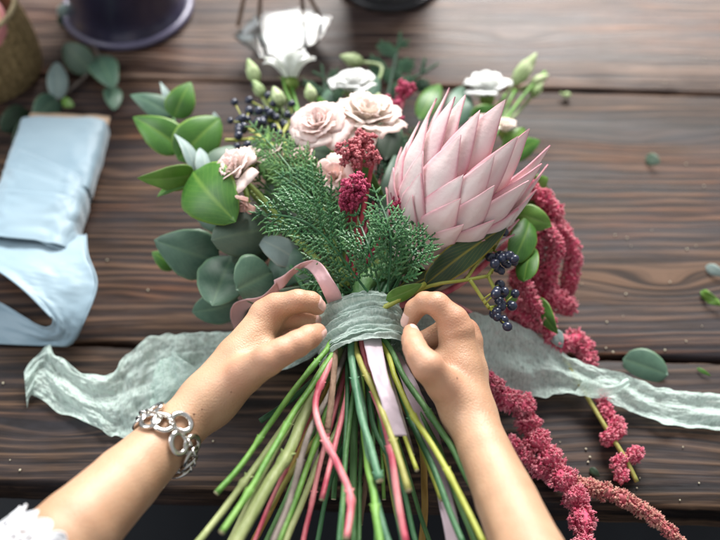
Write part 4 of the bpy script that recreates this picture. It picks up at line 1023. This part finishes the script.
berries(bl, [[(385,305,.10),(430,286,.115),(466,280,.118),(488,276,.114)],[(466,280,.118),(478,262,.12),(492,250,.116)],[(470,280,.118),(480,295,.112),(489,308,.108)],[(488,276,.114),(498,262,.114)],[(488,276,.114),(496,292,.108)],[(489,308,.108),(500,306,.1)]], 'blue black berries hanging beside the amaranth', 1)
bl = [(242+8*a, 124+9*b, .100+rs.uniform(-.006,.006)) for a, b in pts[10:26]]+[(268+11*a, 113+9*b, .094+rs.uniform(-.006,.006)) for a, b in pts[26:50]]+[(283+8*a, 128+7*b, .09) for a, b in pts[50:60]]
berries(bl, [[(318,190,.10),(290,160,.10),(262,138,.10),(244,126,.098)],[(290,160,.10),(282,135,.095),(272,115,.092)],[(262,138,.10),(240,140,.098),(225,140,.10)],[(282,135,.095),(290,120,.09)]], 'blue black berries behind the light cedar', 2)

# ------------------------------------------------------------------ mint gauze ribbon
gz = empty('gauze_ribbon', CB, 'mint green crinkled gauze ribbon wound round the stems, both ends trailing over the table', 'ribbon')
def gpart(mb, name, m, label=None, root=gz, **k):
    o = mb.build(name, m, None, **k)
    for v in o.data.vertices: v.co -= root.location
    o.parent = root
    if label: o['label'] = label
    return o
mb = MB()
TURN = 3.0
def wrapfn(u, v):
    a = u*TURN*2*math.pi+.6; k = a/(2*math.pi)
    r1 = .0290+.0009*k; r2 = .0262+.0009*k
    fl = 1+.07*(abs(v-.5)*2)**2*(1 if v < .5 else 1.2)
    off = .004*math.sin(k*2.1)+.002*math.sin(a)
    wv_ = .0011*math.sin(v*34+2.2*ns(a*1.2, k)+k*2)+.0016*noise.fractal(Vector((a*2.2, v*9, k)), .8, 2, 3)
    r = wv_+.0010*math.sin(v*11+a)
    h = (v-.5)*.034*(1+.05*math.sin(a*2)) + off + .0012*ns(a*9, v*2)
    return (CB+AX*h+SB*math.cos(a)*(r1*fl+r)+UB*math.sin(a)*(r2*fl+r), 0)
mb.grid(wrapfn, 520, 64, uvfn=lambda u, v: (u*.56, v*.05))
gpart(mb, 'wrap', M['gauze_wrap'], 'layered gauze wound round the stems')
mb = MB()
A = PL([(352,318,.068),(318,325,.066),(285,335,.05),(245,332,.036),(217,332,.028),(185,333,.026),(159,336,.024),(128,352,.022),(112,374,.016),(83,372,.012),(58,356,.014),(46,346,.018),(24,372,.014)])
B = PL([(352,345,.062),(320,352,.05),(290,368,.035),(255,374,.008),(228,386,.005),(200,400,.005),(170,420,.005),(140,434,.005),(116,438,.004),(97,427,.005),(62,413,.004),(34,396,.004),(27,408,.003)])
strip(mb, A, B, 260, 64, amp=.0048, fq=.55, fold=.0030, nf=2.0, edge=.004, seed=3)
A = PL([(176,352,.026),(186,362,.030),(200,378,.026),(196,394,.016)]); B = PL([(160,362,.018),(150,385,.018),(150,405,.014),(155,425,.008)])
strip(mb, A, B, 60, 24, amp=.004, fold=.003, nf=1.5, edge=.003, seed=13)
gpart(mb, 'tail', M['gauze'], 'crumpled left end of the gauze ribbon')
mb = MB()
A = PL([(380,312,.070),(430,314,.066),(470,314,.060),(500,316,.052),(530,330,.040),(560,350,.026),(592,366,.020),(622,374,.016),(655,386,.010),(690,392,.009),(730,394,.008),(860,400,.008)])
B = PL([(380,340,.066),(430,362,.055),(470,390,.040),(500,398,.016),(530,398,.010),(560,394,.012),(588,396,.014),(610,402,.016),(636,414,.008),(672,426,.005),(730,431,.005),(860,436,.005)])
strip(mb, A, B, 280, 64, amp=.0026, fq=.55, fold=.0024, nf=2.2, edge=.003, seed=5)
A = PL([(585,378,.024),(600,383,.025),(615,384,.024),(628,378,.020)]); B = PL([(575,392,.018),(592,398,.018),(610,396,.020),(630,384,.020)])
strip(mb, A, B, 40, 14, amp=.001, fold=.001, nf=1, edge=.001, seed=9)
gpart(mb, 'tail', M['gauze'], 'long right end of the gauze ribbon running off the table')

# ------------------------------------------------------------------ pink silk ribbon
pk = empty('silk_ribbon', P(340, 298, .115), 'narrow pale pink silk ribbon looping above the wrap, tails among the stems', 'ribbon')
mb = MB()
A = PL([(358,330,.100),(344,303,.113),(340,292,.126),(331,277,.134),(322,264,.134),(312,260,.128),(297,265,.116),(284,275,.108),(274,280,.10)])
B = PL([(344,334,.096),(330,308,.108),(325,297,.121),(317,281,.128),(310,271,.122),(303,268,.112),(293,276,.104),(284,287,.096),(277,291,.09)])
strip(mb, A, B, 70, 8, amp=.0006); 
A = PL([(276,282,.10),(262,296,.09),(246,299,.085),(234,304,.080),(230,316,.068),(235,330,.05)])
B = PL([(280,291,.09),(266,305,.078),(252,307,.072),(246,311,.062),(243,320,.052),(246,334,.04)])
strip(mb, A, B, 50, 8, amp=.0006)
gpart(mb, 'loop', M['silk_pink'], None, pk, solid=.0003)
mb = MB()
A = PL([(362,328,.102),(364,344,.115),(372,375,.132),(382,405,.134),(388,437,.130)])
B = PL([(380,328,.100),(382,344,.113),(388,375,.128),(398,405,.130),(407,436,.124)])
strip(mb, A, B, 50, 8, amp=.0010, seed=2); gpart(mb, 'tail', M['silk_mauve'], 'short mauve tail', pk, solid=.0003)
mb = MB()
A = PL([(390,352,.095),(404,390,.095),(420,430,.095),(434,480,.098),(448,550,.10)])
B = PL([(400,352,.085),(420,390,.09),(437,430,.09),(450,480,.094),(464,550,.096)])
strip(mb, A, B, 60, 8, amp=.0010, seed=4); gpart(mb, 'tail', M['silk_mauve'], 'long mauve tail behind the stems', pk, solid=.0003)

# ------------------------------------------------------------------ blue ribbon wound on card
bs = empty('ribbon_bobbin', P(40, 200, 0), 'wide pale blue ribbon wound on a flat card, loose end looping over', 'ribbon roll')
C0 = P(56, 190, .0); dB = (P(30, 280, 0)-P(74, 130, 0)).normalized(); sB_ = Vector((-dB.y, dB.x, 0)); sB_ = sB_ if sB_.x > 0 else -sB_
def slab(u0, hl, hw, hz, zc, rot=0, wob=.001, sk=0.0, sd=0, ob=0.0):
    mb = MB()
    def fn(u, v):
        a = u*2*math.pi; ca, sa = math.cos(a), math.sin(a); ex = .42
        x = math.copysign(abs(ca)**ex, ca)*hw; z = math.copysign(abs(sa)**.55, sa)*hz
        y = (v-.5)*2*hl+ob*x+.0015*ns(x*60, sd, v)
        p = C0+sB_*(x+sk*y)+dB*(u0+y+rot*x)+Vector((0,0,zc+z))
        p += Vector((0,0,1))*wob*noise.fractal(Vector((x*40, y*30, sd)), .8, 2, 3)*(1 if sa > 0 else 0)+sB_*wob*ns(y*60, sa, sd)
        p.z = max(p.z, .0012); return (p, 0)
    mb.grid(fn, 96, 40, closed_u=True); return mb
def blab(mb, name, m, label=None, **k): return gpart(mb, name, m, label, bs, **k)
mb = slab(-.004, .078, .040, .0022, .016, .02, .0001); 
n_ = len(mb.v); mb.face([i for i in range(96)]); mb.face([n_-96+i for i in range(96)][::-1]); blab(mb, 'card', M['card'])
blab(slab(-.006, .062, .0405, .0120, .0165, .0, .0016, sd=1), 'ribbon_layer', M['silk_blue'], solid=.0004)
blab(slab(-.022, .041, .0420, .0150, .0178, .03, .0016, sd=2), 'ribbon_layer', M['silk_blue'], solid=.0004)
blab(slab(.030, .036, .0405, .0168, .0187, -.06, .0024, sd=3, ob=.55), 'ribbon_layer', M['silk_blue'], solid=.0004)
blab(slab(.050, .034, .0410, .0182, .0196, .02, .0026, sd=4, ob=.30), 'ribbon_layer', M['silk_blue'], solid=.0004)
blab(slab(.062, .026, .0400, .0195, .0206, .05, .0026, sd=5, ob=.05), 'ribbon_layer', M['silk_blue'], solid=.0004)
mb = MB()
A = PL([(86,235,.024),(88,255,.036),(97,284,.034),(86,318,.026),(72,344,.012),(50,346,.004),(0,344,.003),(-60,340,.003)])
B = PL([(-40,225,.030),(-30,255,.040),(0,272,.046),(25,291,.044),(52,318,.034),(40,326,.020),(-5,300,.008),(-60,285,.004)])
strip(mb, A, B, 140, 20, amp=.0022, fq=.35, seed=8); blab(mb, 'loose_end', M['silk_blue'], solid=.0004)
mb = MB()
mb.tube([x+Vector((0,0,.0006)) for x in catmull(B[:5], 60)], .0009, 6)
mb.tube([x+Vector((0,0,.0006)) for x in catmull(A[:5], 60)], .0007, 6)
blab(mb, 'selvedge', M['silk_blue'])
# ------------------------------------------------------------------ basket and pink ribbon roll
def lathe(mb, prof_, n=64, org=Vector((0,0,0)), mi=0, mod=None):
    def fn(u, v):
        k = round(v*(len(prof_)-1)); r, z = prof_[k]; a = u*2*math.pi
        if mod: r += mod(a, z, k)
        return (org+Vector((math.cos(a)*r, math.sin(a)*r, z)), 0)
    mb.grid(fn, n, len(prof_)-1, closed_u=True, mi=mi)
bc = P(-14, 68, 0); bk = empty('woven_basket', bc, 'small brown woven basket with rope rim, pink ribbon roll inside', 'basket')
mb = MB(); H_ = .070
H_ = .080; pf = [(.0555+.006*math.sin(math.pi*(.15+.8*k/60))-.006*(k/60), H_*k/60) for k in range(61)]
lathe(mb, pf, 220, mod=lambda a, z, k: .0011*math.sin(k*math.pi/2.4)*math.cos(a*34+(math.pi if int(k/2.4) % 2 else 0)))
mb.build('weave', M['basket'], bk)
mb = MB(); lathe(mb, [(.001,.003),(.050,.003),(.053,.02),(.0515,H_)], 64); mb.build('lining', M['basket_in'], bk, smooth=True)
mb = MB()
for ph in (0, math.pi):
    ring = [Vector((math.cos(a)*(.0545+.0014*math.cos(a*30+ph)), math.sin(a)*(.0545+.0014*math.cos(a*30+ph)), H_+.0014*math.sin(a*30+ph))) for a in [i/240*2*math.pi for i in range(241)]]
    mb.tube(ring, .0018, 7, cap=False)
mb.build('rim', M['basket_rim'], bk)
rc = P(-22, 36, .056); rp = empty('ribbon_roll', rc, 'pink and peach satin ribbon roll inside the woven basket', 'ribbon roll')
mb = MB(); lathe(mb, [(.006,.026),(.006,.030),(.0300,.031),(.0315,.028),(.0315,-.022),(.030,-.0275),(.006,-.0275)], 48); o = mb.build('reel', M['roll_pink'], rp)
mb = MB(); lathe(mb, [(.008,.0315),(.026,.0322),(.027,.0316)], 48); o2 = mb.build('wound_ribbon', M['roll_peach'], rp)
rp.rotation_euler = (R_(14), R_(10), 0)

# ------------------------------------------------------------------ pots at the top
def pot(px, py, m, m2, label, rb=.056):
    c = P(px, py, 0); o = empty('flower_pot', c, label, 'pot'); mb = MB()
    pf = [(.001,.003),(rb*.9,.002),(rb,.001),(rb*1.02,.005),(rb*.99,.010),(rb*.93,.016),(rb*.90,.024),(rb*.91,.035),(rb*.97,.07),(rb*1.08,.13),(rb*1.17,.18),(rb*1.12,.181),(rb*1.02,.13),(rb*.8,.03),(.001,.025)]
    lathe(mb, pf, 72); mb.build('body', M[m], o, sub=1)
    mb = MB(); ring = [Vector((math.cos(a)*rb*1.17, math.sin(a)*rb*1.17, .181)) for a in [i/72*2*math.pi for i in range(73)]]; mb.tube(ring, .003, 8, cap=False); mb.build('rim', M[m2], o)
    mb = MB(); ring = [Vector((math.cos(a)*rb*1.02, math.sin(a)*rb*1.02, .005)) for a in [i/72*2*math.pi for i in range(73)]]; mb.tube(ring, .0042, 10, cap=False); mb.build('foot_ring', M[m2], o)
pot(129, 9, 'pot', 'pot_lip', 'dark navy glazed flower pot at the upper left, purple foot ring', .067)
pot(389, -20, 'pot_black', 'pot_black', 'black flower pot cut off by the top edge, behind the fir tip', .056)

# ------------------------------------------------------------------ loose eucalyptus sprig by the basket
es = empty('eucalyptus_sprig', P(70, 80, 0), 'loose eucalyptus sprig with round grey leaves between basket, navy pot and blue ribbon', 'sprig')
for b, t, w, m in (((92,72,.008),(64,44,.026),.0150,'leaf_grey'),((97,56,.006),(114,88,.018),.0150,'leaf_teal'),((112,86,.004),(114,110,.006),.0095,'leaf_teal'),((58,100,.006),(57,62,.022),.0105,'leaf_pale'),((58,98,.006),(34,118,.012),.0130,'leaf_teal'),((30,112,.004),(0,130,.012),.0140,'leaf_deep'),((40,120,.003),(14,150,.006),.0140,'leaf_deep'),((62,100,.01),(74,106,.012),.0050,'leaf_lime'),((60,16,.01),(66,4,.016),.006,'leaf_pale'),((58,24,.004),(72,14,.006),.007,'leaf_deep')):
    mb = MB(); leaf_geo(mb, P(*b), P(*t), w, random.uniform(-12,12), blunt=.9, bend=.1); gpart(mb, 'leaf', M[m], None, es, solid=.0005)
mb = MB(); mb.tube(catmull(PL([(10,130,.004),(40,112,.005),(60,98,.006),(90,72,.006),(100,56,.005),(66,20,.006)]), 24), .0015, 8); gpart(mb, 'twig', M['st_grey'], None, es)

# loose leaves on the right
def loose(b, t, w, m, label, roll=0, cat='leaf', **k):
    mb = MB(); B = P(*b); leaf_geo(mb, B, P(*t), w, roll, **k); o = mb.build('fallen_leaf', M[m], None, solid=.0005)
    for v in o.data.vertices: v.co -= B
    o.location = B; tag(o, label, cat); return o
loose((623,359,.003),(668,375,.004),.0145,'leaf_teal','round grey green leaf on the boards above the right gauze tail',-4,blunt=1.0,bend=.05)
loose((646,157,.003),(660,163,.008),.0060,'leaf_grey','small grey green leaf alone on the wide middle board',0,blunt=.9,bend=.1)
loose((706,266,.003),(726,276,.004),.0050,'leaf_pale','pale leaf scrap at the right edge above the yellow green cutting',0)
loose((701,291,.003),(722,306,.006),.0050,'leaf_lime','yellow green torn leaf cutting at the right edge',15,wave=.3)
loose((697,368,.002),(711,376,.002),.0018,'leaf_green','thin green leaf sliver near the right edge below the board gap',0)
loose((590,468,.002),(600,477,.002),.0030,'leaf_deep','tiny dark leaf scrap right of the thick amaranth tassel',0)
mb = MB(); c = P(567, 95, .005); mb.ball((0,0,0), .0042, 12, 8, sc_=(1,.8,.7)); mb.tube([(-.003,0,0),(-.007,.002,.001)], .0012, 6); o = mb.build('flower_bud', M['bud']); o.location = c; tag(o, 'single green bud lying on the board gap right of the lisianthus', 'bud')

# faceted glass vase, cut to a shallow bowl so its water mirrors the window
def glass_mat(name, tint, rough=.02):
    m, nt, ns_, L = newmat(name); out = N(nt, 'ShaderNodeOutputMaterial'); b = N(nt, 'ShaderNodeBsdfPrincipled', Roughness=rough)
    b.inputs['Base Color'].default_value = rgba(tint); b.inputs['Transmission Weight'].default_value = 1; b.inputs['IOR'].default_value = 1.45; L.new(b.outputs[0], out.inputs[0]); return m
M['glass'] = glass_mat('clear_glass', (.93,.98,.97)); M['water'] = glass_mat('water', (.95,.99,.98), .04)
vc = P(284, 34, 0); gv = empty('glass_bowl', vc, 'shallow faceted clear glass bowl of water glaring white near the top edge', 'bowl')
hexa = [Vector((p.x, p.y, 0))-Vector((vc.x, vc.y, 0)) for p in PL([(236,36,.03),(262,56,.03),(316,42,.03),(329,18,.03),(300,10,.03),(256,16,.03)])]
def rings(mb, spec, close_top=False):
    base = len(mb.v)
    for (k, z, dy) in spec:
        for p in hexa: mb.vert(Vector((p.x*k, p.y*k+dy, z)))
    for r in range(len(spec)-1):
        for i in range(6): a = base+r*6+i; b = base+r*6+(i+1) % 6; mb.face((a, b, b+6, a+6))
    mb.face([base+i for i in range(6)][::-1])
    if close_top: n0 = base+(len(spec)-1)*6; mb.face([n0+i for i in range(6)])
mb = MB(); rings(mb, [(.62,.001,0),(1.04,.030,0),(1.06,.0318,0),(1.02,.0318,0),(1.0,.0300,0),(.58,.006,0)], True); mb.build('body', M['glass'], gv, smooth=False)
mb = MB(); rings(mb, [(.56,.0065,0),(1.0,.0306,0)], True); mb.build('water', M['water'], gv, smooth=False)
for a_, b_ in (((238,26,.034),(250,-30,.09)),((259,20,.035),(262,-30,.10)),((303,14,.035),(300,-30,.11)),((321,18,.034),(300,-20,.10))):
    mb = MB(); c0_ = P(*a_); mb.tube([x-c0_ for x in catmull(PL([a_, b_]), 12)], .0022, 8, capmi=1); o = mb.build('cut_stem', [M['st_brown'], M['cut']]); o.location = c0_
    tag(o, 'slim brown cut stem standing in the faceted glass bowl', 'stem', 'stems in the glass bowl')
# seeds
SD = [(615,235),(627,238),(631,246),(687,249),(696,246),(686,164),(704,186),(582,284),(626,294),(607,322),(623,316),(670,282),(702,326),(686,341),(665,350),(613,352),(586,449),(590,457),(560,442),(683,447),(699,483),(680,500),(637,488),(606,348),(107,260),(20,470),(3,383),(10,460),(163,487),(213,441),(704,60),(665,82),(652,230),(148,290),(588,462),(640,478)]
proto = None; rs = random.Random(3)
for (x, y) in SD:
    if proto is None:
        mb = MB(); mb.ball((0,0,0), .0011, 8, 6, sc_=(1.2,1,.6), jit=.1); proto = mb.build('seed', M['seed']); o = proto
    else: o = proto.copy(); COL.objects.link(o)
    o.location = P(x, y, .0010); o.rotation_euler = (0, 0, rs.random()*6); s = rs.uniform(.4, .85); o.scale = (s, s, s)
    tag(o, 'tiny pale seed scattered on the bare table boards', 'seed', 'fallen seeds on the table boards')
